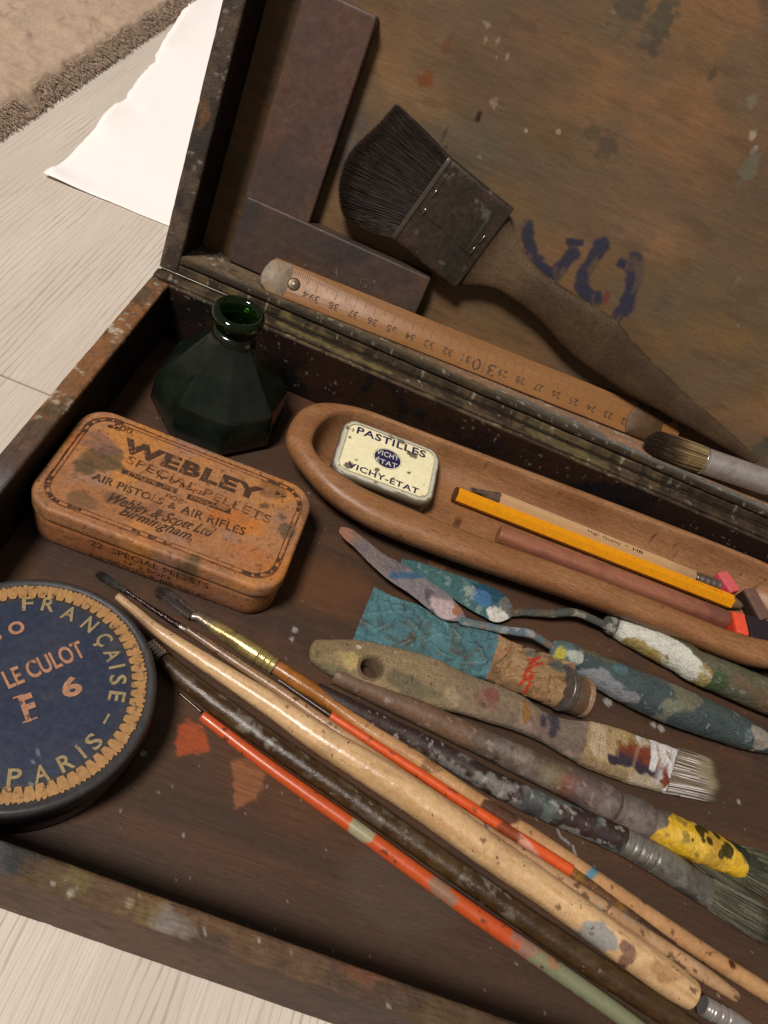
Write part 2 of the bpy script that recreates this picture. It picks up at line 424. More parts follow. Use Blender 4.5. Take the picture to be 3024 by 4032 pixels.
# ======================= materials =======================
M_box = m_attr('old stained box wood', .62, (1.2, 9, 9), 1., .74, 1.2, .6, .06, fleck=.765, spec=.22)
M_boxy = m_attr('old stained box wood, grain along y', .62, (9, 1.2, 9), 1., .74, 1.2, .6, .06, fleck=.765, spec=.22)
M_panel = m_attr('lid panel wood', .62, (.9, 7, 7), 1., .88, 1.12, .35, .03, spec=.2, dash=((1.6, 22, 22), .66, .35))
M_base = m_attr('bottom panel wood', .5, (.6, 12, 12), 1., .82, 1.18, .3, .02, spec=.22, fleck=.72)
M_paint = m_attr('dried oil paint', .38, (3, 3, 3), 1.5, .78, 1.15, 1., .12, spec=.4, dots=(7, .70, .6, A(92, 80, 66)))
M_paintwood = m_attr('paint-stained brush wood', .5, (4, 4, 4), 1.5, .74, 1.18, .4, .05, spec=.3, fleck=.72, dots=(6, .68, .6, A(50, 42, 36)))
M_lacq = m_attr('lacquered handle', .27, (5, 5, 5), 1., .86, 1.1, .25, .03, spec=.45, dots=(5.5, .69, .75, A(88, 60, 42)))
M_dark = m_attr('dark varnish', .34, (2, 5, 5), 1., .74, 1.18, .35, .04, spec=.45, dots=(3.2, .69, .5, A(130, 118, 102)))
M_orange = m_attr('orange handle lacquer', .33, (5, 5, 5), 1., .92, 1.06, .15, .02, spec=.5)
M_metalp = m_attr('dull tin ferrule', .36, (4, 4, 4), 1.2, .7, 1.2, .3, .03, metal=.75)
M_tray = m_attr('beech tray', .42, (.9, 12, 6), 1., .74, 1.12, .2, .02, spec=.35, dash=((3.5, 34, 34), .58, .5), dots=(2.6, .74, .7, A(84, 56, 38)))
M_rust = m_attr('rusted printed tin', .5, (5, 5, 5), 1.2, .76, 1.15, .4, .03, fleck=0, spec=.3, dots=(4.5, .63, .5, A(84, 60, 44)))
M_bristd = m_attr('dark bristle', .55, (10, 10, 10), 1., .8, 1.2, .1, .01, spec=.3)
# ======================= room floor =======================
def floor_mat():
    t = NT('pale laminate oak'); 
    a = t.noise(.30, 4, .6, (1, .15, 1), dist=.3); b = t.noise(1.0, 6, .7, (15, .6, 1)); msk = t.noise(.45, 3, .5, (1, .25, 1))
    def wave(scale, dist, sy):
        wv = t.n('ShaderNodeTexWave', wave_type='BANDS', bands_direction='X', wave_profile='SIN'); mp = t.coord((1, sy, 1)); t.L.new(mp, wv.inputs['Vector'])
        wv.inputs['Scale'].default_value = scale; wv.inputs['Distortion'].default_value = dist; wv.inputs['Detail'].default_value = 4; wv.inputs['Detail Scale'].default_value = .9; wv.inputs['Detail Roughness'].default_value = .62
        return wv.outputs['Fac']
    c = t.mix(t.ramp(a, [(.35, 0.), (.65, 1.)]), A(206, 189, 171), A(219, 202, 185))
    c = t.mix(t.ramp(b, [(.45, .0), (.68, .45)]), c, A(196, 177, 158))
    c = t.mix(t.math('MULTIPLY', t.ramp(wave(1.05, 9, .09), [(.84, 0.), (.98, .75)]), t.ramp(msk, [(.38, 0.), (.6, 1.)])), c, A(172, 153, 132))
    c = t.mix(t.math('MULTIPLY', t.ramp(wave(2.6, 12, .06), [(.70, 0.), (.98, .45)]), t.ramp(msk, [(.35, 1.), (.6, .2)])), c, A(176, 158, 138))
    return t.out(c, .5, 0, b, .12, .02, spec=.25)
M_floor = floor_mat()
floor = mk('floor', [(-160, -140, ZR - .2), (200, -140, ZR - .2), (200, 260, ZR - .2), (-160, 260, ZR - .2)], [(0, 1, 2, 3)], m_plain('dark joint', A(60, 52, 45), .9), None, False, kind='structure', org=(0, 0, ZR - .2))
def plank(x0, x1, y0, y1):
    g = .045; b = .02; z = ZR
    P = [(x0 + g, y0 + g), (x1 - g, y0 + g), (x1 - g, y1 - g), (x0 + g, y1 - g)]; Q = [(x0 + g + b, y0 + g + b), (x1 - g - b, y0 + g + b), (x1 - g - b, y1 - g - b), (x0 + g + b, y1 - g - b)]
    V = [(x, y, z - .19) for x, y in P] + [(x, y, z - .05) for x, y in P] + [(x, y, z) for x, y in Q]
    F = [(i, (i + 1) % 4, 4 + (i + 1) % 4, 4 + i) for i in range(4)] + [(4 + i, 4 + (i + 1) % 4, 8 + (i + 1) % 4, 8 + i) for i in range(4)] + [(8, 9, 10, 11)]
    mk('plank', V, F, M_floor, floor, False)
cols_ = [(-92.3, 60), (-73.1, -20), (-53.9, 85), (-34.7, 25), (-15.5, -5.9), (3.7, 62), (22.9, -12), (42.1, 44), (61.3, 10)]
for x0, cut in cols_:
    ys = [-139, cut - 128, cut, cut + 128, 259]
    ys = sorted(set([-139] + [y for y in ys if -139 < y < 259] + [259]))
    for i in range(len(ys) - 1): plank(x0, x0 + 19.2, ys[i], ys[i + 1])
# ======================= rug =======================
def build_rug():
    nx, ny = 300, 420; x = np.linspace(-62, -14.2, nx); y = np.linspace(9 - 30, 95, ny); X, Y = np.meshgrid(x, y, indexing='ij')
    P = np.c_[X.ravel(), Y.ravel(), np.zeros(X.size)]
    ex = (-14.2 - P[:, 0]) + (fbm(P, .8, 3, 4) - .5)*1.2
    h = 1.0*sm(ex, 0, 1.0)*(.75 + .5*fbm(P, .9, 4, 2)) + (fbm(P, 3.2, 2, 8) - .5)*.22*sm(ex, 0, .6)
    P[:, 0] += (fbm(P, .9, 3, 12) - .5)*.9; P[:, 2] = ZR + .02 + h*1.0
    C = base(P, A(196, 167, 142)); C = lay(C, sm(fbm(P, .35, 4, 3), .4, .65)*.4, A(188, 158, 132)); C = lay(C, sm(fbm(P, 1.3, 3, 6), .5, .75)*.4, A(168, 140, 114))
    t = m_attr('shaggy beige pile', .95, (3, 3, 3), 1.6, .86, 1.08, .5, .12, spec=.0)
    o = thing('rug', 'beige shaggy carpet edge lying on the pale floor', 'rug', (-30, 30, ZR))
    mk('pile', P, grid_faces(nx, ny)[:, ::-1], t, o, True, C)
    r = random.Random(3); N_ = 14000; B_ = np.array([(-14.25 - r.random()**1.2*2.2, r.uniform(8, 66)) for _ in range(N_)]); th = fbm(np.c_[B_, np.zeros(N_)], .55, 3, 71)*9; it = []
    for i in range(N_):
        px, py = B_[i]; d = -14.2 - px; z = ZR + (.14 + .70*min(1, d)); L_ = r.uniform(.3, .6); a = r.gauss(0, .55) + (th[i] - 4.5)*.25; dx, dy = math.cos(a)*L_, math.sin(a)*L_
        k = r.uniform(.94, 1.05); it.append(((px, py, z - .12), (px + dx*.4, py + dy*.4, z + .16), (px + dx, py + dy, max(ZR + .03, z - .25*L_)), .035, A(200*k, 170*k, 145*k)))
    s = strands('tufts', it, t, o, 3, 4, True); s['kind'] = 'stuff'
build_rug()
# ======================= paper sheet =======================
def build_paper():
    L = [(-3.312,9.521),(-10.522,9.084),(-10.523,11.709),(-10.803,14.805),(-11.174,18.321),(-11.327,19.616),(-11.233,21.042),(-11.461,21.661),(-11.962,24.815),(-12.116,27.527),(-12.535,28.457),(-13.335,33.088),(-14.09,37.082),(-14.611,40.463)]
    fr_, le = L[0], L[1:]; le = np.array(le + [(le[-1][0] - 1.5, 62.)])
    ny, nx = 260, 60; yy = np.linspace(0, 1, ny); t = np.r_[0, np.cumsum(np.linalg.norm(np.diff(le, axis=0), axis=1))]; t /= t[-1]
    ex = np.interp(yy, t, le[:, 0]); ey = np.interp(yy, t, le[:, 1])
    V = []
    for i in range(ny):
        for j in range(nx):
            u = j/(nx - 1); x = ex[i]*(1 - u) + 9*u; y = ey[i] + (u*(10.3 - 9.1))*(1 - yy[i]); V.append((x, y, 0))
    V = np.array(V); e = V[:, 0] - np.repeat(ex, nx)
    V[:, 0] += (fbm(V, 2.5, 3, 5) - .5)*.12*(e < .3)
    V[:, 2] = ZR + .03 + .28*np.exp(-e/1.4)*sm(fbm(V, .22, 3, 7), .45, .7) + .10*fbm(V, .2, 3, 9) + .25*np.exp(-((V[:, 1] - 9.6)/.8)**2)*np.exp(-e/2)
    V[:, 1] += (fbm(V, .9, 3, 15) - .5)*.25
    o = mk('paper_sheet', V, grid_faces(ny, nx)[:, ::-1], m_plain('white drawing paper', (.86, .83, .79), .8, .012, .5, .1, .01, spec=.2), None, True,
           label='large white sheet of paper on the pale floor beside the open box', cat='paper', org=(-5, 20, ZR))
    m = o.modifiers.new('t', 'SOLIDIFY'); m.thickness = .02; m.offset = -1
build_paper()
# ======================= the paint box =======================
T_ = .878; TF = .76; DB = 25.089; XR = 37.5
boxo = thing('paint_box', 'old paint-stained wooden artist box with its lid open, holding all the tools', 'paint box', (0, 0, ZR))
def grime(V, cols, seed, sc_=.7, fl=.0, wh=None):
    C = base(V, cols[0])
    for k, c in enumerate(cols[1:]): C = lay(C, sm(fbm(V, sc_*(1 + .45*k), 4, seed + 11*k), .5, .6)*.85, c)
    C = C*(.72 + .56*fbm(V, 4., 4, seed + 77))[:, None]
    if fl: C = lay(C, sm(fbm(V, 4.2, 3, seed + 5), fl, fl + .05)*.75, wh if wh is not None else A(165, 155, 140))
    return C
def c_left(V):
    C = grime(V, [A(128, 92, 64), A(108, 80, 58), A(138, 94, 62), A(90, 74, 58)], 3, .6, .72)
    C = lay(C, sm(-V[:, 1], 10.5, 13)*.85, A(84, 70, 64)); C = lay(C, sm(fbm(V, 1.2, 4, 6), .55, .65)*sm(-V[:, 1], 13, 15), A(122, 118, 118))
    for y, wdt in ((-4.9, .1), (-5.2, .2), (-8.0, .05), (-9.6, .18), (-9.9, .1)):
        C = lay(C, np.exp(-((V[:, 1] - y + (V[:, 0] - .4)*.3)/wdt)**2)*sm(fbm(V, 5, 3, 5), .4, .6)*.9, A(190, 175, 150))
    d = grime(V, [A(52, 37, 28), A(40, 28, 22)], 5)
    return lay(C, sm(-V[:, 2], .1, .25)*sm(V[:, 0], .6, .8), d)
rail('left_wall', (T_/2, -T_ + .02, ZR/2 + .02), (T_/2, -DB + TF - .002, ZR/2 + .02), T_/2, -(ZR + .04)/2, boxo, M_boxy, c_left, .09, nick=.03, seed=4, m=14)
def c_front(V):
    C = grime(V, [A(100, 76, 58), A(92, 72, 52), A(84, 66, 54), A(106, 80, 58)], 9, .5, .76)
    for (p, r, c) in zip([(11.267,-24.859),(11.647,-24.981),(8.787,-24.954),(10.768,-24.895),(10.298,-24.702),(6.787,-24.409),(7.294,-24.363),(8.813,-24.489),(10.71,-24.471)],
                         (.34, .38, .12, .3, .12, .7, .5, .4, .4), (A(140, 130, 120), A(125, 114, 104), A(190, 178, 160), A(122, 104, 68), A(160, 144, 110), A(60, 72, 78), A(50, 50, 48), A(112, 98, 60), A(118, 90, 58))):
        C = lay(C, blob(V, p[0], p[1], r, 3, 4, .9, .3)*.6*(V[:, 2] > -.3), c)
    C = lay(C, sm(V[:, 0], 19, 23)*.75, A(58, 48, 42))
    p = [(16.698,-24.439)][0]; C = lay(C, blob(V, p[0], p[1], .6, 8, 3, .8, .2, .25)*.6, A(124, 80, 58))
    o = grime(V, [A(98, 72, 58), A(86, 64, 52), A(104, 76, 60)], 19, .4); o = lay(o, sm(V[:, 0], 12, 18)*.5, A(62, 50, 44))
    C = lay(C, sm(-V[:, 2], .06, .2)*(V[:, 1] < -DB + .4), o)
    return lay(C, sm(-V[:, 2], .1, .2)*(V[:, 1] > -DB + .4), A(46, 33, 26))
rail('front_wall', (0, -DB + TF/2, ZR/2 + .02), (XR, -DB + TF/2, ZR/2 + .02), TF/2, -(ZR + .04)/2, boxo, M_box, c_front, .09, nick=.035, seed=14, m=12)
M_hid = M_box
def c_back(V):
    C = grime(V, [A(84, 68, 52), A(66, 54, 42), A(98, 80, 56), A(58, 48, 38)], 23, .8, .70, A(150, 140, 118))
    ys = stroke(V[:, :2], [(6, -.3), (9, -.42), (11.7, -.42)], .12, 4, .4, .8, 4); C = lay(C, ys*.6, A(124, 110, 66))
    C = lay(C, stroke(V[:, :2], [(19, -.3), (23, -.5)], .2, 8, .5, .8, 3)*.5, A(112, 98, 64))
    C = lay(C, sm(V[:, 0], 24, 27)*.5, A(52, 44, 38))
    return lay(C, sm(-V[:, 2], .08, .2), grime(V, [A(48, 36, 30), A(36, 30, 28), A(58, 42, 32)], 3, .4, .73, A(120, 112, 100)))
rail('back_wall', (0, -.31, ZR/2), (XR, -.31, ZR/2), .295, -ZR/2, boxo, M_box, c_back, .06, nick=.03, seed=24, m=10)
rail('back_wall_lip', (.02, -.775, ZR/2 - .04), (XR, -.775, ZR/2 - .04), .105, -ZR/2 - .02, boxo, M_box, c_back, .05, nick=.03, seed=27, m=10)
rail('hinge_strip', (.05, .13, -.34), (XR, .13, -.34), .12, .2, boxo, M_box, lambda V: grime(V, [A(58, 46, 36), A(44, 36, 30)], 3), .04, nick=.01, seed=29, step=.3, m=6)
rail('right_wall', (XR - T_/2, -T_ + .02, ZR/2), (XR - T_/2, -DB + TF, ZR/2), T_/2, -ZR/2, boxo, M_boxy, c_left, .09, nick=.03, seed=34, m=10, step=.5)
def patch(P, poly, soft=.06, seed=0, na=.34, ns=5.):
    """paint patch with the given outline"""
    q = np.array(poly, float); o = np.zeros(len(P)); m = (P[:, 0] > q[:, 0].min() - .2) & (P[:, 0] < q[:, 0].max() + .2) & (P[:, 1] > q[:, 1].min() - .2) & (P[:, 1] < q[:, 1].max() + .2)
    Q = P[m][:, :2]
    if not len(Q): return o
    ins = np.zeros(len(Q), bool); n = len(q)
    for i in range(n):
        a, b = q[i], q[(i + 1) % n]; c = ((a[1] > Q[:, 1]) != (b[1] > Q[:, 1])) & (Q[:, 0] < (b[0] - a[0])*(Q[:, 1] - a[1])/(b[1] - a[1] + 1e-12) + a[0]); ins ^= c
    d = np.min([seg_d(Q, q[i], q[(i + 1) % n]) for i in range(n)], axis=0)*np.where(ins, 1, -1) + (fbm(P[m], ns, 3, seed) - .5)*na
    o[m] = sm(d, -soft, soft); return o
def build_base():
    x = np.r_[np.arange(T_ - .05, 34, .062), np.arange(34, XR - T_ + .3, .4)]; y = np.arange(-DB + TF - .05, -T_ + .1, .062); X, Y = np.meshgrid(x, y, indexing='ij')
    P = np.c_[X.ravel(), Y.ravel(), np.full(X.size, ZF)]
    st = (.25, 3, 1)
    C = base(P, A(76, 58, 47)); C = lay(C, sm(fbm(P, .35, 4, 2, st), .42, .68)*.8, A(88, 64, 50)); C = lay(C, sm(fbm(P, .3, 3, 5), .5, .72)*.6, A(66, 54, 48))
    C = lay(C, blob(P, 11.5, -2.5, 3.4, 4, .5, .5, .3)*.8, A(92, 54, 38)); C = lay(C, blob(P, 12, -10.8, 2.2, 5, .8, .6, .4, 1.2)*.5, A(104, 68, 46))
    C = lay(C, blob(P, 14.5, -19.2, 3, 6, .6, .6, .4, 1.4)*.35, A(100, 64, 44))
    (a,), (b,), (d,) = [(10.003,-18.787)], [(12.297,-19.525)], [(16.828,-7.563)]
    C = lay(C, patch(P, [(9.359,-18.513),(9.514,-18.326),(10.177,-18.187),(10.457,-18.565),(10.628,-19.028),(10.296,-19.19),(9.778,-19.524),(9.602,-19.457),(9.524,-18.974)], .05, 2)*(.45 + .5*sm(fbm(P, 2.4, 4, 3, (.4, 3, 1)), .34, .52)), A(156, 76, 46))
    pm = patch(P, [(11.498,-19.07),(11.912,-18.827),(12.526,-18.766),(12.734,-19.112),(12.791,-19.508),(12.701,-19.949),(12.368,-20.27),(12.295,-20.509),(12.135,-20.472),(11.906,-19.916),(11.668,-19.511)], .08, 9); C = lay(C, pm*(.45 + .4*sm(fbm(P, 3, 3, 8, st), .3, .55)), A(140, 90, 60))
    C = lay(C, blob(P, d[0], d[1], .45, 7, 3, .5, .1, .28)*.75, A(108, 82, 60))
    (e,) = [(18.144,-21.159)]; C = lay(C, blob(P, e[0], e[1], 2.0, 1, .8, .25, .3, 1.3)*.28, A(96, 82, 70))
    wf = [(25.478,-11.056),(27.624,-11.241),(28.037,-11.258),(11.928,-13.374),(11.965,-13.805),(8.718,-19.839),(8.833,-21.748),(10.939,-21.798),(19.831,-7.682),(7.542,0.032),(31.609,-13.26),(28.426,-12.994)]
    for i, (x_, y_) in enumerate(wf): C = lay(C, blob(P, x_, y_, (.2, .12, .16, .12, .09, .1, .05, .05, .07, .05, .09, .07)[i % 12], 3 + i, 7, .8, .25)*.8, A(150, 142, 134))
    for pl in ([(23.641,-17.197),(23.781,-17.408),(24.115,-17.514)], [(24.298,-17.562),(24.358,-17.724),(24.424,-17.861)]): C = lay(C, stroke(P[:, :2], pl, .05, 2, .4, .3)*.85, A(140, 134, 126))
    C = lay(C, sm(fbm(P, 5.5, 3, 21), .80, .82)*.5, A(150, 140, 130))
    bp = mk('base_panel', P, grid_faces(len(x), len(y))[:, ::-1], M_base, boxo, True, C)
    mk('base_board', [(.05, -DB + .05, ZR + .02), (XR - .05, -DB + .05, ZR + .02), (XR - .05, -.05, ZR + .02), (.05, -.05, ZR + .02), (.05, -DB + .05, ZF - .06), (XR - .05, -DB + .05, ZF - .06), (XR - .05, -.05, ZF - .06), (.05, -.05, ZF - .06)],
       [(0, 3, 2, 1), (4, 5, 6, 7), (0, 1, 5, 4), (1, 2, 6, 5), (2, 3, 7, 6), (3, 0, 4, 7)], M_box, boxo, False, base(np.zeros((8, 3)), A(50, 38, 30)))
build_base()
# ---- lid ----
WL = 3.0
def build_lid():
    u = np.r_[np.arange(T_ - .05, 34, .056), np.arange(34, XR - T_ + .3, .4)]; v = np.r_[np.arange(T_ - .05, 19.4, .056), np.arange(19.4, DB - T_ + .3, .3)]; U, V_ = np.meshgrid(u, v, indexing='ij')
    P = np.c_[U.ravel(), V_.ravel(), np.zeros(U.size)]; st = (.22, 2.6, 1)
    C = base(P, A(128, 98, 72)); C = lay(C, sm(fbm(P, .5, 4, 2, st), .3, .75)*.6, A(138, 106, 78)); C = lay(C, sm(fbm(P, .28, 4, 5, (.7, 1.4, 1)), .35, .75)*.6, A(112, 90, 72))
    C = lay(C, sm(fbm(P, .35, 3, 15, (.6, 1.5, 1)), .4, .8)*.5, A(118, 98, 68)); C = lay(C, sm(fbm(P, .45, 3, 25, (.6, 1.6, 1)), .5, .8)*.5, A(146, 110, 82)); C = C*(.90 + .2*fbm(P, 1.6, 4, 61, (.25, 2.4, 1)))[:, None]
    tab = [((7.081,11.086),3.0,1.6,(142,112,82),0.7,0.6),((11.309,12.325),3.4,2.6,(98,84,72),0.8,0.5),((7.417,10.273),2.6,0.7,(150,118,88),0.6,0.9),((18.736,14.687),3.6,2.0,(142,108,80),0.7,0.5),((20.122,9.725),1.6,0.9,(160,122,94),0.8,1.0),((23.878,12.906),3.5,2.6,(92,82,72),0.85,0.5),((11.439,9.752),1.5,1.2,(102,96,84),0.8,0.8),((17.856,4.068),6,1.6,(92,76,62),0.7,0.4),((24.793,7.145),5,2.0,(112,94,64),0.6,0.5),((14.926,16.871),0.6,0.9,(72,74,66),0.85,2),((16.272,16.726),0.5,0.9,(80,80,70),0.8,2.5),((16.443,16.104),0.3,0.4,(72,66,56),0.8,3),((19.162,16.045),0.18,0.25,(84,76,58),0.8,3),((8.274,11.473),0.28,0.35,(122,74,42),0.8,3),((8.636,13.081),0.18,0.4,(112,72,46),0.6,3),((10.962,10.993),0.12,0.18,(52,38,28),0.95,4),((9.861,9.803),0.09,0.25,(58,44,34),0.9,4),((10.128,9.361),0.07,0.1,(58,44,34),0.9,4),((15.752,12.373),0.3,0.3,(82,72,56),0.7,4),((16.637,12.002),0.42,0.5,(74,60,54),0.75,4),((11.376,11.739),0.17,0.2,(160,135,115),0.7,4),((9.804,14.207),0.22,0.13,(165,152,145),0.8,5),((9.982,13.617),0.1,0.22,(150,138,130),0.75,5),((10.465,13.783),0.09,0.22,(150,138,130),0.75,5),((10.677,13.285),0.05,0.12,(160,148,140),0.75,5),((11.086,13.476),0.07,0.16,(165,152,145),0.8,5),((14.336,16.453),0.16,0.08,(160,148,140),0.75,5),((13.088,11.308),0.13,0.09,(185,172,160),0.9,5),((14.408,11.772),0.12,0.14,(185,172,160),0.9,5),((21.151,15.762),0.22,0.4,(150,142,130),0.8,4),((21.927,14.72),0.16,0.2,(175,165,155),0.9,4),((22.353,14.269),0.14,0.2,(165,150,150),0.9,4),((22.557,13.566),0.3,0.55,(112,112,98),0.7,3),((11.701,9.556),0.16,0.12,(150,145,138),0.8,5),((26.075,7.653),0.18,0.12,(150,140,128),0.7,4),((24.865,9.25),0.1,0.25,(140,132,110),0.6,4),((22.316,7.138),0.3,0.5,(82,86,70),0.5,3),((30.944,2.526),0.55,0.8,(60,70,64),0.85,2),((6.243,7.62),0.5,1.2,(88,90,100),0.6,2.5),((5.908,7.955),0.6,0.6,(140,130,124),0.4,2.5),((15.139,2.989),0.6,0.06,(120,110,80),0.6,5),((16.078,7.441),2.0,1.2,(124,98,72),0.5,0.8)]
    for (p, r, ry, col, k, ns) in tab:
        if col[2] > 120 and r < 1: r, ry, k = r*.8, ry*.8, k*.9
        C = lay(C, blob(P, p[0], p[1], r, int(p[0]*37) % 97, ns*(1.5 if r < 1 else 1), 1. if r < 1 else .8, .35 if r < 1 else .75, ry)*k*(1 if r < 1 else .75), A(*col))
    C = C*np.array((.90, .82, .70))*.97
    C = lay(C, sm(fbm(P, .33, 4, 83, (.7, 1.3, 1)), .42, .62)*.55, A(98, 83, 67)); C = lay(C, sm(fbm(P, 1.1, 4, 93, (.5, 1.6, 1)), .55, .72)*.35, A(86, 68, 52))
    blue = A(56, 54, 66)
    P2 = P[:, :2]; drag = .45 + .55*sm(fbm(P, 2.2, 3, 31, (1.2, .5, 1)), .34, .5)
    for pl, wdt in (([(14.965,7.801),(15.27,7.207),(15.781,6.633),(16.718,6.228),(17.139,6.235)], .30), ([(17.114,6.283),(17.254,6.924),(17.465,7.529)], .30),
                    ([(18.444,8.344),(18.416,7.655),(18.365,6.885),(18.48,6.348),(18.864,6.1),(19.416,6.103)], .34), ([(19.604,7.997),(20.068,8.027)], .2),
                    ([(20.194,8.423),(20.527,7.766),(20.776,6.938),(20.855,6.073),(20.757,5.602)], .36), ([(17.022,7.902),(17.529,8.064)], .16)):
        C = lay(C, stroke(P2, pl, wdt, 7, .3, .45, 3.5)*drag*.95, blue)
    (rd,) = [(19.81,6.276)]; C = lay(C, blob(P, rd[0], rd[1], .16, 4, 5, .7, .2, .3)*.8, A(110, 58, 50))
    z0 = WL + (fbm(P, 1.2, 3, 3) - .5)*.02
    lid = mk('lid', [(0, 0, 0)], [], None, boxo); ORG[lid.name] = ORG[boxo.name]
    mk('lid_panel', LW(np.c_[P[:, :2], z0]), grid_faces(len(u), len(v))[:, ::-1], M_panel, lid, True, C)
    box('lid_board', Fr(LW((XR/2, DB/2, WL + .55))[0], (1, 0, 0), (0, CA, SA)), XR - .1, DB - .1, .5, .04, lid, M_box, lambda V: base(V, A(60, 46, 36)), nick=0)
    def lc(V):
        C = grime(V, [A(86, 72, 60), A(72, 60, 52), A(100, 82, 66), A(64, 56, 52)], 43, .7, .69, A(138, 130, 116))
        (o,) = [(0.36,6.849)]; q = LIDI(V); C = lay(C, blob(q, o[0], o[1], .26, 3, 3, .9, .35, .45)*.55, A(132, 92, 54))
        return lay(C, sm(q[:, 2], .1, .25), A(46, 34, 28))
    def lc2(V):
        q = LIDI(V); C = grime(V, [A(112, 92, 72), A(98, 82, 64), A(126, 104, 82), A(88, 76, 62)], 53, .5, .73)
        C = lay(C, sm(q[:, 0], 11, 16)*.8, A(156, 120, 94)); C = lay(C, stroke(q[:, [0, 2]], [(17, .2), (19.5, .5), (22, .4)], .5, 3, .4, .8, 2)*.75, A(98, 100, 98))
        C = lay(C, stroke(q[:, [0, 2]], [(7.5, .1), (14, .1), (17.5, .2), (26, .12), (34, .2)], .26, 5, .4, .9, 2.5)*.8, A(86, 80, 56))
        C = lay(C, stroke(q[:, [0, 2]], [(22, .1), (26, .3), (34, .35)], .3, 6, .4, .9, 3)*.75, A(112, 112, 108)); C = lay(C, stroke(q[:, [0, 2]], [(23, 1.0), (26, .8), (29, 1.0)], .25, 6, .4, .9, 2)*.6, A(172, 118, 92))
        C = lay(C, sm(fbm(q, 3.2, 3, 6, (1, 1, 1)), .68, .72)*.7, A(176, 164, 144))
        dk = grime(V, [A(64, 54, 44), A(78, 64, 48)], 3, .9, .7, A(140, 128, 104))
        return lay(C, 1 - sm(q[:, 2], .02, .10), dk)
    cw = (WL + .55)/2
    def lrail(nm, u0, v0, u1, v1, hw, col, mat, **k):
        a, b = LW([(u0, v0, cw), (u1, v1, cw)]); rail(nm, a, b, hw, cw, lid, mat, col, .08, up=tuple(-LIDF.z), **k)
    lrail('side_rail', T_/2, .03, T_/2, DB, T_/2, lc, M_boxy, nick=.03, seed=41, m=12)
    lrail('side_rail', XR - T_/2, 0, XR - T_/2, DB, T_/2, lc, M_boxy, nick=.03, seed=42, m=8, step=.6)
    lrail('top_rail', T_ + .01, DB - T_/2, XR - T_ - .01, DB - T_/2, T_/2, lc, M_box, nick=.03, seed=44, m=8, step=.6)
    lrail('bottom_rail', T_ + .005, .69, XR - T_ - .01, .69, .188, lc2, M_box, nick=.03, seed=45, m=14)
    a, b = LW([(.02, .235, cw + .05), (XR, .235, cw + .05)]); rail('bottom_rail', a, b, .225, cw - .04, lid, M_box, lambda V: c_back(np.c_[V[:, :2] + (0, -.4), V[:, 2]*0]), .06, up=tuple(-LIDF.z), nick=.03, seed=46, m=12)
def LIDI(V):
    V = np.asarray(V); d = V - LIDF.o; return np.stack([d @ LIDF.x, d @ LIDF.y, -(d @ LIDF.z)], 1)
build_lid()
# ======================= wooden blocks in the lid =======================
def c_blk(seed, c0, c1):
    def f(V):
        C = base(V, c0); C = lay(C, sm(fbm(V, .45, 4, seed, (1, 1, 1)), .42, .62)*.8, c1); C = lay(C, sm(fbm(V, .7, 4, seed + 5), .5, .75)*.45, A(100, 70, 52))
        C = C*(.8 + .4*fbm(V, 2.5, 5, seed + 2))[:, None]; return C
    return f
M_blk = m_attr('worn dark wooden block', .45, (4, 4, 4), 1.2, .85, 1.15, .3, .03)
def wblk(label, q, w_, hgt, c0, c1, seed, parts=()):
    """q: four lid-plane corners bl, br, tr, tl of the front face at depth w_"""
    q = np.array(q); c = q.mean(0); ex = (q[1] - q[0] + q[2] - q[3])/2; ey = (q[3] - q[0] + q[2] - q[1])/2
    W, H = np.linalg.norm(ex), np.linalg.norm(ey); o = LW((c[0], c[1], w_ + hgt))[0]
    t = thing('wooden_block', label, 'wooden block', tuple(o))
    fr = Fr(o, LIDF.x*ex[0] + LIDF.y*ex[1], LIDF.x*ey[0] + LIDF.y*ey[1])
    box('block', fr, W, H, hgt, .07, t, M_blk, c_blk(seed, c0, c1), nick=.02, seed=seed, dens=70)
    return t, fr, W, H
(b0, b1, b2, b3) = [(2.473,0.809),(11.846,2.27),(11.68,4.057),(2.572,4.113)]
tb, fb_, WB, HB = wblk('long dark wooden block lying along the lid ledge behind the ruler', [(b3[0] - .08, .93), (b1[0] + .05, .93), (b2[0], b2[1] - .02), (b3[0] - .02, b3[1])], 1.95, WL - 1.98, A(82, 66, 58), A(64, 58, 56), 3)
pl = Print(); fm = lambda V: fb_(np.c_[V, np.full(len(V), WL - 1.98 + .018)])
for ch, p in zip('AAGI', [(5.869,2.354),(7.202,2.624),(8.671,2.67),(9.244,2.945)]):
    x = p[0] - (b0[0] + b2[0])/2 + .2; y = p[1] - (b3[1] + .93)/2
    pl.text(ch, (x - .2, y - .25), (x + (.2 if ch != 'I' else -.1), y - .25), (x - .2, y + .2), fm)
pl.link_each('stamped_letter', m_plain('pale stamp', A(104, 90, 80), .6, wear=(A(72, 60, 54), .45)), tb)
(a0, a1, a2) = [(5.495,4.202),(5.654,12.78),(2.379,11.751)]
wblk('tall dark wooden block standing in the left corner of the lid', [(a0[0] - 3.12, 3.95), (a0[0] + .02, 3.95), (a1[0], a1[1]), (a1[0] - 3.15, a1[1])], 2.1, WL - 2.12, A(92, 70, 60), A(78, 64, 60), 12)
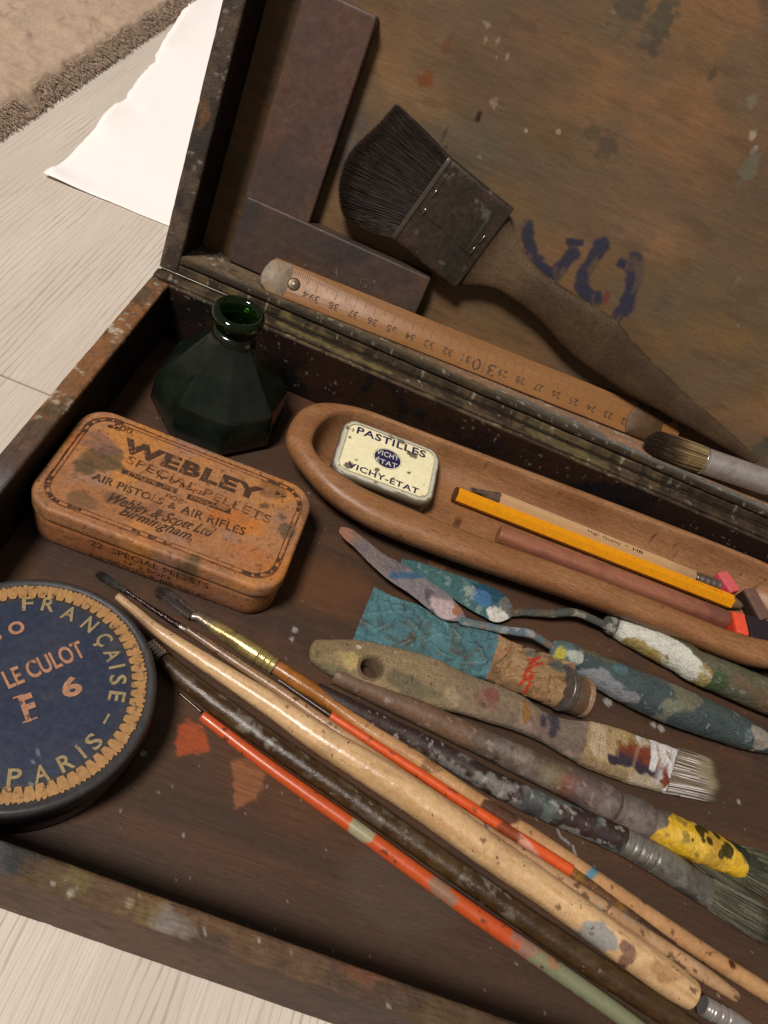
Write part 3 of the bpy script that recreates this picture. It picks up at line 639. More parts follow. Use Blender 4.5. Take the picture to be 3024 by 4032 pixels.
# ======================= folding ruler =======================
def build_ruler():
    R0 = LW((4.42, .90, .15))[0]; R1 = LW((26.2, 1.02, 2.15))[0]; T0 = LW((4.5, 2.22, .95))[0]
    fr = Fr(R0, R1 - R0, T0 - R0); H = 1.64; L = np.linalg.norm(R1 - R0); th = .32
    o = thing('folding_ruler', 'boxwood folding ruler with upside-down numbers leaning on the lid ledge', 'ruler', tuple(R0))
    def loc(vw, *pts):     # not used at run time
        pass
    wood = lambda V: lay(lay(base(V, A(148, 102, 62)), sm(fbm(V, .6, 4, 4), .4, .65)*.6, A(136, 92, 55)), sm(fbm(V, 2., 4, 5), .55, .75)*.5, A(118, 80, 48))
    M = m_attr('boxwood', .45, (1.5, 14, 14), 1., .88, 1.08, .15, .015)
    # end rounded like a tongue
    out = [(.55, 0), (L, 0), (L + .35, .25), (L + .4, 1.0), (L, H), (.5, H), (.28, H*.86), (.14, H*.64), (.1, H*.4), (.2, H*.16)]
    def pl8(name, loop, z0, z1, mat, par, col, b=.05, n=260):
        lp = resample_loop(loop, n, False); R = [np.c_[lp, np.full(n, z0)], np.c_[lp, np.full(n, z1 - b)], np.c_[inset(lp, b*.5), np.full(n, z1 - b*.3)], np.c_[inset(lp, b), np.full(n, z1)]]
        V, F = rings(R); return mk(name, fr(V), F, mat, par, True, col(fr(V)) if col else None)
    pl8('body', out, -th, 0, M, o, wood, n=700)
    f2 = lambda V: fr(np.c_[V, np.full(len(V), .012)])
    cap = [(.7, 0.0), (1.35, .02), (1.5, .8), (1.35, H - .02), (.52, H - .01), (.28, H*.85), (.13, H*.63), (.08, H*.38), (.2, H*.15)]
    pl8('metal_tip', [(x, y*.985 + .012) for x, y in cap], -.03, .014, m_attr('dull grey tip', .5, (3, 3, 3), 1.3, .75, 1.15, .3, .02), o, lambda V: lay(base(V, A(128, 112, 92)), sm(fbm(V, 1.2, 3, 3), .4, .7)*.7, A(150, 116, 84)), n=120)
    px = .976                                        # cm marks
    def X(c): return XR0 + (39 - c)*px
    XR0 = 7.13 - 4.42
    (rx,) = [(6.05 - 4.42,)]
    rv = .72; cy_ = 1.0 - .12
    th_ = np.linspace(0, 2*np.pi, 28, endpoint=False); rx = rx[0]
    def disc(name, r, z, mat, dome=.03):
        R = [np.c_[rx + r*k*np.cos(th_), .78 + r*k*np.sin(th_), np.full(28, z + dome*(1 - k*k))] for k in (1, .8, .5, .2)]
        V, F = rings([np.c_[R[0][:, :2], np.full(28, z - .05)]] + R); return mk(name, fr(V), F, mat, o)
    disc('rivet', .30, .02, m_plain('brown rivet washer', A(96, 78, 60), .4, metal=.6)); disc('rivet_pin', .11, .05, m_plain('bright rivet pin', A(190, 180, 165), .3, metal=.8), .04)
    g = Print()
    x = XR0 - 1.9*px
    for k in range(0, 195):
        xx = XR0 - 1.4 + k*px/10
        ph = round((xx - XR0)/px*10) % 10
        ln = {0: .78, 5: .62}.get(ph, .40)
        if xx < .9 or xx > 19.4: continue
        y1 = H - .06; wd = .022 if ph in (0, 5) else .016
        g.poly([(xx - wd/2, y1 - ln), (xx + wd/2, y1 - ln), (xx + wd/2, y1), (xx - wd/2, y1)], f2)
    g.line([(XR0 + 8.97*px, .12), (XR0 + 8.97*px, .80)], .03, f2)
    g.link('graduations', m_plain('faded black ink', A(104, 74, 50), .6, .3), o)['kind'] = 'stuff'
    d = Print()
    for c in range(39, 21, -1):
        if c == 30: continue
        xc = X(c); d.text(str(c), (xc + .24, .66), (xc - .24, .66), (xc + .24, .33), f2, .012)
    d.text('4', (XR0 - .28, .70), (XR0 - .55, .70), (XR0 - .28, .40), f2)
    xc = XR0 + 9.0*px
    d.text('0', (xc - .18, .72), (xc - .62, .72), (xc - .18, .16), f2); d.text('3', (xc + .60, .72), (xc + .18, .72), (xc + .60, .16), f2)
    d.link_each('printed_number', m_plain('black printed digits', A(78, 54, 38), .6, .3, wear=(A(140, 98, 66), .56)), o)
    # dark joint plate near the right end
    x0 = 19.35; jp = [(x0 + .12, .02), (x0, .3), (x0 - .04, .8), (x0 + .1, 1.3), (x0 + .3, H - .02), (x0 + 2.2, H - .0), (x0 + 2.35, H - .25), (x0 + 1.9, 1.1), (x0 + 1.95, .6), (x0 + 1.7, 0.02)]
    pl8('joint_plate', jp, -.05, .05, m_attr('dark brown joint plate', .5, (3, 3, 3), 1.2, .8, 1.15, .3, .02, metal=.2), o, lambda V: lay(base(V, A(92, 68, 48)), sm(fbm(V, 1.5, 3, 4), .4, .7)*.6, A(74, 58, 46)), n=120)
build_ruler()
# ======================= wide flat brush in the lid =======================
def build_wide():
    o = thing('wide_brush', 'wide flat brush with dark bristles and dull metal ferrule leaning in the lid', 'paint brush', tuple(LW((12, 6, WL))[0]))
    fer = np.array([(10.414,9.17),(13.95,8.308),(13.019,4.099),(9.337,5.017)])
    a, b, c, d = fer; fz = lambda P, h: np.c_[P, np.full(len(P), h)]
    # ferrule: flat box with crimped edges. local plane = lid plane, height towards viewer
    fl = Fr(LW((0, 0, 1.75 + .95))[0], LIDF.x, LIDF.y)
    def cf(V, s, t, u):
        C = base(V, A(92, 80, 68)); C = lay(C, sm(fbm(V, .8, 4, 3), .42, .62)*.8, A(76, 70, 64)); C = lay(C, sm(fbm(V, 1.1, 4, 8), .5, .65)*.7, A(104, 84, 74)); C = lay(C, sm(fbm(V, 2.6, 3, 4), .66, .7)*.6, A(150, 142, 132))
        return C
    slab('ferrule', [a + (b - a)*k for k in (0, .33, .66, 1)], [d + (c - d)*k for k in (0, .33, .66, 1)], [.42, .44, .44, .40], M_metalp, o, 0.06, fl, 9, cf, n=60, seg=60, ends=(.1, .1))
    top = lambda P: fl(np.c_[np.array(P), np.full(len(P), .955)])
    M_fe = m_plain('crimped tin band', A(118, 106, 94), .35, .2, metal=.8)
    # turned rim band along the bristle side
    slab('band', [a + (b - a)*.0, a + (b - a)*.055], [d + (c - d)*.0, d + (c - d)*.055], [.46, .46], M_fe, o, .04, fl, 9, None, n=6, seg=60, ends=(.05, .05))
    p = Print(); m1 = a*.42 + d*.58; m2 = b*.36 + c*.64; p.line([m1, (m1*.5 + m2*.5) + (.0, .06), m2], .035, top)
    p.line([a + (b - a)*.12 + (d - a)*.02, a + (b - a)*.12 + (d - a)*.36], .02, top); p.link('seam', m_plain('dark seam', A(40, 32, 26), .6), o)
    for q in ((860, 765), (800, 915), (1275, 1135), (1205, 1230)):
        (st,) = _S(q); dr = (d - a)/np.linalg.norm(d - a)
        P0 = np.array([st[0], st[1]]) - dr*.2; P1 = np.array([st[0], st[1]]) + dr*.2
        zz = .93 + .0; pts = [(*P0, zz), (*(P0*.7 + P1*.3), zz + .05), (*(P0*.3 + P1*.7), zz + .05), (*P1, zz)]
        W_ = fl(np.array(pts)); rod('staple', np.c_[W_, np.full(4, .035)], m_plain('staple wire', A(150, 140, 128), .25, metal=.9), o, None, n=10, seg=8)
    # bristles
    tip = np.array(_TIP); L = len(tip)
    dirb = (a - b)/np.linalg.norm(a - b); r = random.Random(2); it = []
    edge = lambda t: a*(1 - t) + d*t
    tl = catmull(np.c_[tip, np.zeros(L)], 200)[:, :2]; s_tip = np.linspace(0, 1, 200)
    coreL = [a + dirb*.0, a*.45 + tl[0]*.55, tl[4]*.93 + a*.07]; coreR = [d + dirb*.0, d*.45 + tl[-1]*.55, tl[-3]*.93 + d*.07]
    slab('bristle_core', [a, a*.5 + tl[0]*.5, a*.12 + tl[12]*.88], [d, d*.5 + tl[-1]*.5, d*.12 + tl[-14]*.88], [.36, .33, .26], m_plain('dark bristle mass', A(44, 34, 28), .8), o, .1, fl, 6, None, n=30, seg=30, ends=(.1, .5))
    for k in range(9000):
        t = r.random(); lay_ = r.random(); root = edge(t*.98 + .01); j = int(np.clip(t + r.gauss(0, .02), 0, 1)*199); e = tl[j]
        f = 1 - abs(r.gauss(0, .06)); f = f if r.random() > .05 else f*r.uniform(.5, 1)
        e = root + (e - root)*f; h0 = .12 + .80*lay_; h1 = .12 + .66*lay_ + r.uniform(-.05, .08)
        m = (root + e)/2 + np.array([r.gauss(0, .05), r.gauss(0, .05)])
        kk = r.choice([A(50, 40, 33), A(46, 36, 30), A(54, 43, 36), A(58, 47, 40)])
        it.append((fl([*root, h0])[0], fl([*m, (h0 + h1)/2 + .03])[0], fl([*e, h1])[0], r.uniform(.012, .02), kk))
    s = strands('bristles', it, M_bristd, o, 3, 5, True)
    # handle
    Lp = [(13.68,8.248),(14.304,7.553),(15.194,6.852),(16.471,6.329),(18.609,6.007),(20.57,5.686),(22.703,4.848),(25.65,3.889),(28.523,3.073),(30.58,2.391)]
    Rp = [(13.139,4.205),(13.947,4.584),(14.779,4.767),(15.899,4.635),(17.427,4.254),(19.163,3.533),(22.135,2.902),(24.839,2.607),(27.896,2.292),(30.319,2.032)]
    def ch(V, s, t, u):
        C = base(V, A(82, 63, 46)); C = lay(C, sm(fbm(V, .7, 4, 3, (1, .6, 1)), .42, .62)*.7, A(70, 55, 43)); C = lay(C, sm(s, 0, .06)*(1 - sm(s, .1, .2)), A(100, 78, 58))
        C = lay(C, sm(np.abs(t), .93, .99)*sm(fbm(V, 2.2, 3, 5), .55, .65)*.4, A(130, 112, 78));         return C*(.8 + .4*fbm(V, 5, 4, 2, (.5, 1.5, 1)))[:, None]
    slab('handle', Lp, Rp, [.33, .34, .35, .36, .36, .36, .34, .32, .28, .18], M_paintwood, o, [.12, .1, .1, .1, .1, .1, .12, .12, .15, .2], fl, 2.6, ch, seg=36, ends=(.2, .8))
_STP = {(860, 765): [(10.435,7.55)][0], (800, 915): [(10.3,6.667)][0], (1275, 1135): [(13.205,6.635)][0], (1205, 1230): [(13.008,6.002)][0]}
_S = lambda q: [_STP[q]]
_TIP = [(7.64,10.114),(7.447,10.115),(7.304,9.827),(7.078,9.254),(6.813,8.762),(6.512,8.197),(6.282,7.654),(6.177,7.076),(6.205,6.49),(6.329,5.99),(6.539,5.517),(6.819,5.152),(7.207,4.954),(7.644,4.926)]
build_wide()
# ======================= round brush lying on the ledge =======================
def build_round():
    r = .66; C0 = LW((27.55, 1.60, .95))[0]; C1 = LW((31.4, 1.92, .95))[0]; T = (C1 - C0)/np.linalg.norm(C1 - C0)
    o = thing('round_brush', 'round stiff-bristle brush with shiny aluminium ferrule on the right of the lid ledge', 'paint brush', tuple(C0))
    M = m_attr('brushed aluminium', .32, (4, 4, 4), 1., .85, 1.1, .1, .01, metal=.7, spec=.7)
    def prof(s): return 1 - .10*np.exp(-((s - .60)/.018)**2) - .08*np.exp(-((s - .68)/.02)**2) - .06*s + .04*np.exp(-((s - 0)/.01)**2)
    P = [np.r_[C0 + T*k*1.55, r] for k in range(5)]
    rod('ferrule', P, M, o, lambda V, s, a: lay(base(V, A(205, 190, 178)), sm(fbm(V, 1.5, 4, 3), .5, .75)*.4, A(160, 145, 136)), seg=48, ends=(.02, .02), prof=prof, n=160)
    rod('ferrule_rim', [np.r_[C0 - T*.04, r*1.05], np.r_[C0 + T*.05, r*1.05]], m_plain('bright rim', A(220, 205, 185), .2, .05, metal=.9), o, None, n=6, seg=48, ends=(.03, .03))
    rod('handle', [np.r_[C0 + T*6.2, .62], np.r_[C0 + T*9, .55]], m_plain('dark handle end', A(80, 60, 44), .4), o, None, seg=24, n=20)
    S = np.cross(T, (0, 0, 1)); S /= np.linalg.norm(S); U = np.cross(S, T); q = random.Random(8); it = []
    rod('bristle_core', [np.r_[C0 + T*.05, r*.86], np.r_[C0 - T*1.3, r*.93], np.r_[C0 - T*2.3, r*.85], np.r_[C0 - T*2.7, r*.5]], m_plain('bristle heart', A(52, 40, 30), .8), o, None, n=40, seg=24)
    for k in range(2600):
        a = q.uniform(0, 2*math.pi); rr = math.sqrt(q.random())*r*.97; d = S*math.cos(a) + U*math.sin(a)
        root = C0 + T*.1 + d*rr; ln = 2.95*math.sqrt(max(.12, 1 - (rr/r)**2*.38)) + q.gauss(0, .08); sp = 1.0 + .12*(rr/r)
        tip = C0 - T*ln + d*rr*(.98 + .12*q.random()); mid = C0 - T*ln*.5 + d*rr*(1.14 + q.uniform(-.03, .06))
        dark = q.random() < .42
        it.append((root, mid, tip, .022, A(150, 124, 84) if not dark else A(96, 78, 56), ln))
    V = []
    s = strands('bristles', [i[:5] for i in it], M_bristd, o, 3, 6, True)
    me = s.data; n = len(me.vertices); co = np.empty(n*3); me.vertices.foreach_get('co', co); co = co.reshape(-1, 3) + np.array(ORG[o.name]); x = (co - C0) @ (-T)
    c = np.empty(n*4); me.color_attributes['Col'].data.foreach_get('color', c); c = c.reshape(-1, 4); m = sm(x + (vn(co*3, 4) - .5)*1.0, .9, 1.9)[:, None]
    c[:, :3] = c[:, :3]*(1 - m) + A(66, 50, 38)*m; me.color_attributes['Col'].data.foreach_set('color', c.ravel())
build_round()
# ======================= green glass bottle =======================
def build_bottle():
    cx, cy = 4.98, -3.95; o = thing('glass_bottle', 'squat dark green glass ink bottle with faceted body and open neck in the box corner', 'bottle', (cx, cy, ZF))
    def ring(r, z, k, n=96, rot=22.5):
        a = np.linspace(0, 2*np.pi, n, endpoint=False); ar = a - math.radians(rot)
        f = ((ar + np.pi/8) % (np.pi/4)) - np.pi/8
        # k = 1 octagon, k = 0 circle ; vertices at rot
        oc = np.cos(np.pi/8)/np.cos(((ar) % (np.pi/4)) - np.pi/8); rr = r*(k*oc + (1 - k)); dv = np.abs(((ar + np.pi/8) % (np.pi/4)) - np.pi/8) if False else np.minimum(ar % (np.pi/4), np.pi/4 - ar % (np.pi/4)); rr = rr*(1 + k*.022*np.exp(-(dv/.07)**2)*(z > -1.3)*(z < 1.4))
        return np.c_[cx + rr*np.cos(a), cy + rr*np.sin(a), np.full(n, z)]
    prof = [(2.45, ZF + .02, .6), (2.85, ZF + .08, .9), (3.02, ZF + .3, 1), (2.98, -2.3, 1), (2.86, -1.35, 1), (2.72, -1.12, 1), (2.28, -.55, 1), (1.75, .15, 1), (1.32, .75, .9), (1.08, 1.12, .6), (.96, 1.3, .2), (.90, 1.5, 0), (.89, 1.9, 0), (.90, 2.1, 0), (1.00, 2.16, 0), (1.08, 2.26, 0), (1.10, 2.4, 0), (1.07, 2.56, 0), (1.0, 2.63, 0), (.90, 2.66, 0), (.79, 2.62, 0), (.70, 2.52, 0), (.66, 2.3, 0), (.64, 1.6, 0), (.72, 1.3, .1), (1.2, .6, .8), (2.1, -.6, .95), (2.6, -1.3, 1), (2.75, -2.3, 1), (2.7, -2.9, 1), (1.6, ZF + .2, .8)]
    k = 13
    t = NT('dusty dark green glass'); n2 = t.noise(.9, 5, .6); t.out(t.ramp(n2, [(.35, (.007, .011, .007)), (.75, (.018, .025, .017))]), t.ramp(n2, [(.35, .07), (.7, .24)]), 0, t.noise(1.2, 3), .15, .05, spec=.5)
    t.b.inputs['Transmission Weight'].default_value = .35; M_bd = t.m
    t = NT('clear green glass'); t.out((.02, .07, .014), .06, 0, t.noise(1.6, 3), .1, .05, spec=.6); t.b.inputs['Transmission Weight'].default_value = .92; M_nk = t.m
    V, F = rings([ring(*p) for p in prof[:k]] + [ring(.72, 1.5, 0)], True, False); V = V + (fbm(V, .8, 3, 4) - .5)[:, None]*.06; mk('body', V, F, M_bd, o, True)
    V, F = rings([ring(*p) for p in prof[k - 1:k + 17]] + [ring(.5, 1.28, 0)], False, True); mk('neck', V, F, M_nk, o)
    ink = [(.3, 1.0, 0), (.66, 1.05, 0), (.66, 1.22, 0), (.3, 1.24, 0)]
    V, F = rings([ring(*p) for p in ink]); mk('dried_ink', V, F, m_plain('dried ink film', (.02, .05, .012), .3, .4), o)
build_bottle()
# ======================= rusty rectangular tin =======================
def build_tin():
    cx, cy, ph = 5.90, -11.0, .022; W_, D_ = 9.72, 5.50; zt = -1.05
    fr = Fr((cx, cy, 0), (math.cos(ph), math.sin(ph), 0), (-math.sin(ph), math.cos(ph), 0))
    o = thing('rusty_tin', 'rusty orange rectangular pellet tin with black lettering in front of the bottle', 'tin', (cx, cy, ZF))
    n = None
    def col(V, body=False):
        C = base(V, A(164, 98, 54)); C = lay(C, sm(fbm(V, .45, 4, 3), .42, .6)*.75, A(150, 84, 46)); C = lay(C, sm(fbm(V, .55, 4, 9), .5, .66)*.8, A(182, 104, 46))
        C = lay(C, sm(fbm(V, .6, 4, 14), .55, .7)*.6, A(140, 96, 70)); C = lay(C, sm(fbm(V, 2.4, 4, 17), .56, .72)*.4, A(124, 78, 50))
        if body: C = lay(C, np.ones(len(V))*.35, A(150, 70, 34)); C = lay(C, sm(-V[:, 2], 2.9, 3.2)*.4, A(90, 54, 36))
        C = C*np.array((1.10, 1.5, 2.3)) + .008
        for (p, r, ry, c, k) in STAINS: C = lay(C, blob(V, p[0], p[1], r, int(p[0]*31) % 89, 2.2, .6, .15, ry)*k*(V[:, 2] > -2.2), A(*c))
        return C
    def rr(i, z, r=1.15): 
        p = rrect(W_ - 2*i, D_ - 2*i, max(r - i*.8, .3), 14, 26); return np.c_[p, np.full(len(p), z)]
    ridge = [(0, zt - .62), (-.015, zt - .60), (0, zt - .5), (0, zt - .16), (.03, zt - .07), (.09, zt - .015), (.16, zt), (.30, zt - .01)]
    R = [fr(rr(i, z)) for i, z in ridge]
    top = rrect(W_ - .6, D_ - .6, .91, 14, 26)
    for k in np.linspace(.97, .04, 40):
        z = zt - .01 + .05*(1 - k**6) ; R.append(fr(np.c_[top*k, np.full(len(top), z)]))
    R = [fr(rr(.12, zt - .60))] + R
    V, F = rings(R, cap0=False); V[:, 2] += (fbm(V, .5, 3, 4) - .5)*.03
    mk('tin_lid', V, F, M_rust, o, True, col(V))
    R = [fr(rr(i, z)) for i, z in ((.30, ZF + .02), (.12, ZF + .06), (.06, ZF + .2), (.055, -2.6), (.055, -2.1), (.055, zt - .45))]
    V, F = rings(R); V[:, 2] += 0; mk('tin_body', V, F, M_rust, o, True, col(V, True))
    # printing on the lid
    z = zt + .062
    M_ink = m_plain('worn black print', A(76, 54, 40), .55, .3, wear=(A(140, 92, 60), .555)); M_inkl = m_plain('faded brown print', A(100, 60, 40), .55, .3, wear=(A(150, 88, 50), .50))
    f = lambda P: np.c_[P, np.full(len(P), z + .0)]
    P1, P2 = Print(), Print()
    P1.text('WEBLEY', *[(3.0,-10.067),(8.718,-9.857),(2.614,-9.391)], f, 0.05, 0, 1.12)
    P1.text('“', *[(2.109,-9.518),(2.618,-9.479),(1.862,-9.125)], f, 0.02, 0, 1)
    P1.text('”', *[(9.152,-9.494),(9.603,-9.479),(8.833,-9.033)], f, 0.02, 0, 1)
    P2.text('SPECIAL PELLETS', *[(3.475,-10.561),(9.42,-10.7),(3.304,-10.169)], f, 0.006, 0, 1.1)
    P2.text('500', *[(2.294,-9.202),(3.031,-9.149),(2.139,-8.931)], f, 0.006, 0, 1)
    P2.text('Nº 2', *[(4.784,-10.692),(5.465,-10.681),(4.718,-10.479)], f, 0.004, 0.2, 1)
    P2.text('BORE', *[(5.708,-10.689),(6.668,-10.65),(5.591,-10.486)], f, 0.006, 0.1, 1)
    P2.text('FOR', *[(5.448,-11.401),(6.173,-11.374),(5.38,-11.198)], f, 0.004, 0.1, 1)
    P1.text('AIR PISTOLS', *[(2.781,-11.886),(5.504,-11.806),(2.733,-11.549)], f, 0.012, 0, 1.06)
    P1.text('&', *[(5.734,-11.799),(6.037,-11.792),(5.651,-11.51)], f, 0.01, 0, 1)
    P1.text('AIR RIFLES', *[(6.226,-11.788),(8.748,-11.695),(6.154,-11.414)], f, 0.012, 0, 1.06)
    P1.text('Webley & Scott Ltd', *[(3.722,-12.562),(7.778,-12.328),(3.657,-12.111)], f, 0.012, 0.55, 1)
    P1.text('Birmingham.', *[(4.325,-12.902),(7.107,-12.804),(4.263,-12.479)], f, 0.012, 0.5, 1.05)
    P1.poly([(3.584,-11.125),(5.741,-11.059),(5.731,-10.81),(3.559,-10.89)], f)
    P1.poly([(6.181,-11.08),(7.921,-10.998),(7.875,-10.723),(6.163,-10.826)], f)
    P4 = Print(); g4 = lambda P: np.c_[P, np.full(len(P), z + .006)]
    P4.text('MADE  IN', *[(3.82,-11.052),(5.605,-11.002),(3.787,-10.906)], g4, .01); P4.text('ENGLAND', *[(6.314,-11.007),(7.733,-10.94),(6.28,-10.854)], g4, .01); P4.link_each('orange_letter', m_plain('orange lettering', A(156, 96, 56), .5), o)
    for k, wd in ((0, .05), (.17, .028)):
        lp = rrect(W_ - .74 - 2*k, D_ - .74 - 2*k, .95 - k, 12, 30); P2.line(fr(np.c_[lp, np.zeros(len(lp))])[:, :2], wd, lambda P: np.c_[P, np.full(len(P), z - .012)], True)
    lp = rrect(W_ - .92, D_ - .92, .86, 12, 30); n_ = len(lp)
    for c in (6, 48, 90, 132):
        for j in (-7, -3.4, 0, 3.4, 7):
            i = int((c + j) % n_); i2 = (i + 2) % n_; a, b = lp[i], lp[i2]; nn = np.array([-(b - a)[1], (b - a)[0]]); nn = nn/np.linalg.norm(nn)*.075
            q = fr(np.c_[[a - nn, b - nn, b + nn, a + nn], np.zeros(4)])[:, :2]; P1.poly(q, lambda P: np.c_[P, np.full(len(P), z - .008)])
    for x0 in (-.9, -.3, .3):
        for s in (-1,): q = fr(np.array([(x0, s*(D_/2 - .53), 0), (x0 + .28, s*(D_/2 - .53), 0), (x0 + .28, s*(D_/2 - .40), 0), (x0, s*(D_/2 - .40), 0)]))[:, :2]; P1.poly(q, lambda P: np.c_[P, np.full(len(P), z - .008)])
    P1.link_each('printed_letter', M_ink, o); P2.link_each('faded_letter', M_inkl, o)
    # front side print
    fs = Fr(fr((0, -D_/2 + .055 - .012, 0))[0], fr.x, (0, 0, 1)); P3 = Print()
    g = lambda P: fs(P)
    for txt, x0, x1, zb, h in (('·22  SPECIAL PELLETS', -2.35, 2.35, -2.28, .34), ('Nº 2 BORE', -.9, .95, -2.66, .22), ('AIR PISTOLS & AIR RIFLES', -2.3, 2.35, -3.02, .24)): P3.text(txt, (x0, zb), (x1, zb), (x0, zb + h), g, .005)
    P3.link_each('side_letter', M_ink, o)
STAINS = [(p, r, ry, c, k) for p, (r, ry, c, k) in zip([(2.607,-10.889),(2.32,-11.471),(2.906,-10.45),(2.939,-12.954),(10.179,-10.696),(9.785,-10.102),(7.427,-13.552),(1.943,-10.155),(9.062,-9.925),(0.982,-10.296),(8.099,-11.246),(9.686,-12.515),(3.953,-12.304),(5.933,-8.106),(4.049,-7.965),(9.047,-8.986),(5.269,-12.364),(10.529,-9.132),(1.673,-13.551),(8.976,-11.177)],
 ((.85, .42, (96, 76, 56), .85), (.42, .3, (92, 74, 54), .85), (.5, .4, (98, 80, 60), .8), (.6, .45, (104, 80, 58), .7), (.36, .42, (96, 80, 62), .85), (.16, .14, (96, 76, 58), .8), (.34, .3, (80, 66, 48), .8), (1.0, .45, (122, 88, 76), .65), (.22, .18, (92, 72, 56), .8), (.8, .5, (186, 110, 56), .6), (.9, .5, (186, 104, 44), .6), (1.1, .6, (176, 106, 58), .6), (.5, .3, (110, 82, 62), .7), (1.6, .28, (112, 92, 68), .8), (.8, .2, (116, 88, 66), .7), (.6, .5, (120, 84, 60), .7), (.7, .4, (126, 88, 70), .6), (.3, .8, (128, 92, 66), .7), (.4, .4, (130, 92, 64), .6), (.5, .4, (196, 116, 52), .7)))]
build_tin()
# ======================= round blue tin =======================
def build_round_tin():
    cx, cy = 4.76, -19.92; zt = -1.15; o = thing('round_tin', 'round blue tin with gold crimped border and gold lettering at the left edge', 'tin', (cx, cy, ZF))
    n = 180; a = np.linspace(0, 2*np.pi, n, endpoint=False); ca_, sa_ = np.cos(a), np.sin(a)
    def rg(r, z): return np.c_[cx + r*ca_, cy + r*sa_, np.full(n, z)]
    RL = 3.87
    pr = [(RL - .12, zt - .75), (RL, zt - .72), (RL + .02, zt - .68), (RL, zt - .6), (RL, zt - .45), (RL + .02, zt - .40), (RL, zt - .35), (RL, zt - .14), (RL - .03, zt - .05), (RL - .10, zt - .005), (RL - .17, zt), (RL - .22, zt - .02)] + [(r, zt - .03 + .02*math.sin(r)) for r in np.linspace(RL - .3, .1, 34)]
    V, F = rings([rg(*p) for p in pr], cap0=False)
    d = np.hypot(V[:, 0] - cx, V[:, 1] - cy)
    C = base(V, A(66, 62, 60)); C = lay(C, 1 - sm(d, 2.96, 3.0), A(54, 58, 72)); C = lay(C, (1 - sm(d, 2.96, 3.0))*sm(fbm(V, .6, 4, 4), .45, .62)*.5, A(64, 64, 72)); C = lay(C, sm(fbm(V, 2.2, 4, 5), .6, .75)*.4, A(84, 80, 78))
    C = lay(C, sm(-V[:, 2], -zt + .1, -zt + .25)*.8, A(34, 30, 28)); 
    for pl_ in ([(6.06,-21.881),(6.173,-22.103)], [(6.026,-21.586),(6.144,-21.734)], [(6.342,-22.486),(6.428,-22.673)]): C = lay(C, stroke(V[:, :2], pl_, .03, 2, .4, .3)*.8, A(140, 142, 145))
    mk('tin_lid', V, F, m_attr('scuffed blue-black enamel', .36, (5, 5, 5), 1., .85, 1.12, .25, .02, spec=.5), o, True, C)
    V, F = rings([rg(RL - .3, ZF + .02), rg(RL - .12, ZF + .06), rg(RL - .06, ZF + .2), rg(RL - .07, -2.6), rg(RL - .07, zt - .5)])
    mk('tin_body', V, F, m_plain('dark tin side', A(40, 34, 30), .38, .25, spec=.5), o)
    M_gold = m_plain('gold print', A(168, 124, 78), .45, .2, 6., wear=(A(104, 78, 54), .58)); M_gold2 = m_plain('pale gold print', A(152, 130, 92), .42, .2, 6., wear=(A(90, 84, 74), .6)); M_cop = m_plain('copper print', A(172, 122, 92), .42, .2, 6., wear=(A(100, 76, 66), .58))
    z = zt + .005; up = lambda P: np.c_[P, np.full(len(P), z)]
    G = Print(); N = 70
    for k in range(N):
        a0 = 2*math.pi*(k + .01)/N; a1 = 2*math.pi*(k + .99)/N; rr_ = random.Random(k); P = []
        m = 6
        for i in range(m + 1):
            t = a0 + (a1 - a0)*i/m; r_ = 3.50 + rr_.uniform(-.03, .04) + .05*abs(math.sin(i/m*math.pi*2)); P.append((cx + r_*math.cos(t), cy + r_*math.sin(t)))
        e_ = rr_.uniform(.010, .022); rm = rr_.uniform(3.22, 3.32); ri = 3.09 + rr_.uniform(-.01, .02); mid_ = (a0 + a1)/2
        P += [(cx + rm*math.cos(a1), cy + rm*math.sin(a1)), (cx + ri*math.cos(a1 - e_), cy + ri*math.sin(a1 - e_)), (cx + (ri - .01)*math.cos(mid_), cy + (ri - .01)*math.sin(mid_)), (cx + ri*math.cos(a0 + e_), cy + ri*math.sin(a0 + e_)), (cx + rm*math.cos(a0), cy + rm*math.sin(a0))]
        G.poly(P, lambda Q: np.c_[Q, np.full(len(Q), z + .012)])
    G.link_each('gold_segment', M_gold, o)
    L1, L2 = Print(), Print()
    def glyph(pr_, ch, c, inward, h, wd):
        ux = np.array([c[0] - cx, c[1] - cy]); ux /= np.linalg.norm(ux); up_ = -ux if inward else ux; rt = np.array([up_[1], -up_[0]]); c = np.array(c)
        bl = c - up_*h/2 - rt*wd/2; pr_.text(ch, bl, bl + rt*wd, bl + up_*h, lambda P: np.c_[P, np.full(len(P), z + .004)], .02)
    for ch, c, wd in zip('FRANÇAISE–', [(3.406,-17.379),(3.988,-17.141),(4.72,-17.168),(5.481,-17.279),(6.124,-17.593),(6.619,-17.974),(6.922,-18.302),(7.147,-18.706),(7.361,-19.233),(7.465,-20.008)], (.34, .40, .44, .40, .38, .40, .09, .34, .34, .34)): glyph(L1, ch, c, False, .50 if ch != '–' else .5, wd)
    for ch, c, wd in zip('PARIS', [(5.873,-22.484),(6.477,-22.139),(6.937,-21.624),(7.176,-21.182),(7.371,-20.779)], (.38, .42, .40, .09, .36)): glyph(L1, ch, c, True, .50, wd)
    def q(txt, bl, br, tl, pr_, bold=.01, space=1.):
        b = _PT[(txt)]; pr_.text(txt, b[0], b[1], b[2], lambda P: np.c_[P, np.full(len(P), z + .004)], bold, 0, space)
    for txt in ('LE CULOT', 'F', '6', 'O', 'S'): q(txt, 0, 0, 0, L2, .024 if len(txt) > 1 else .035)
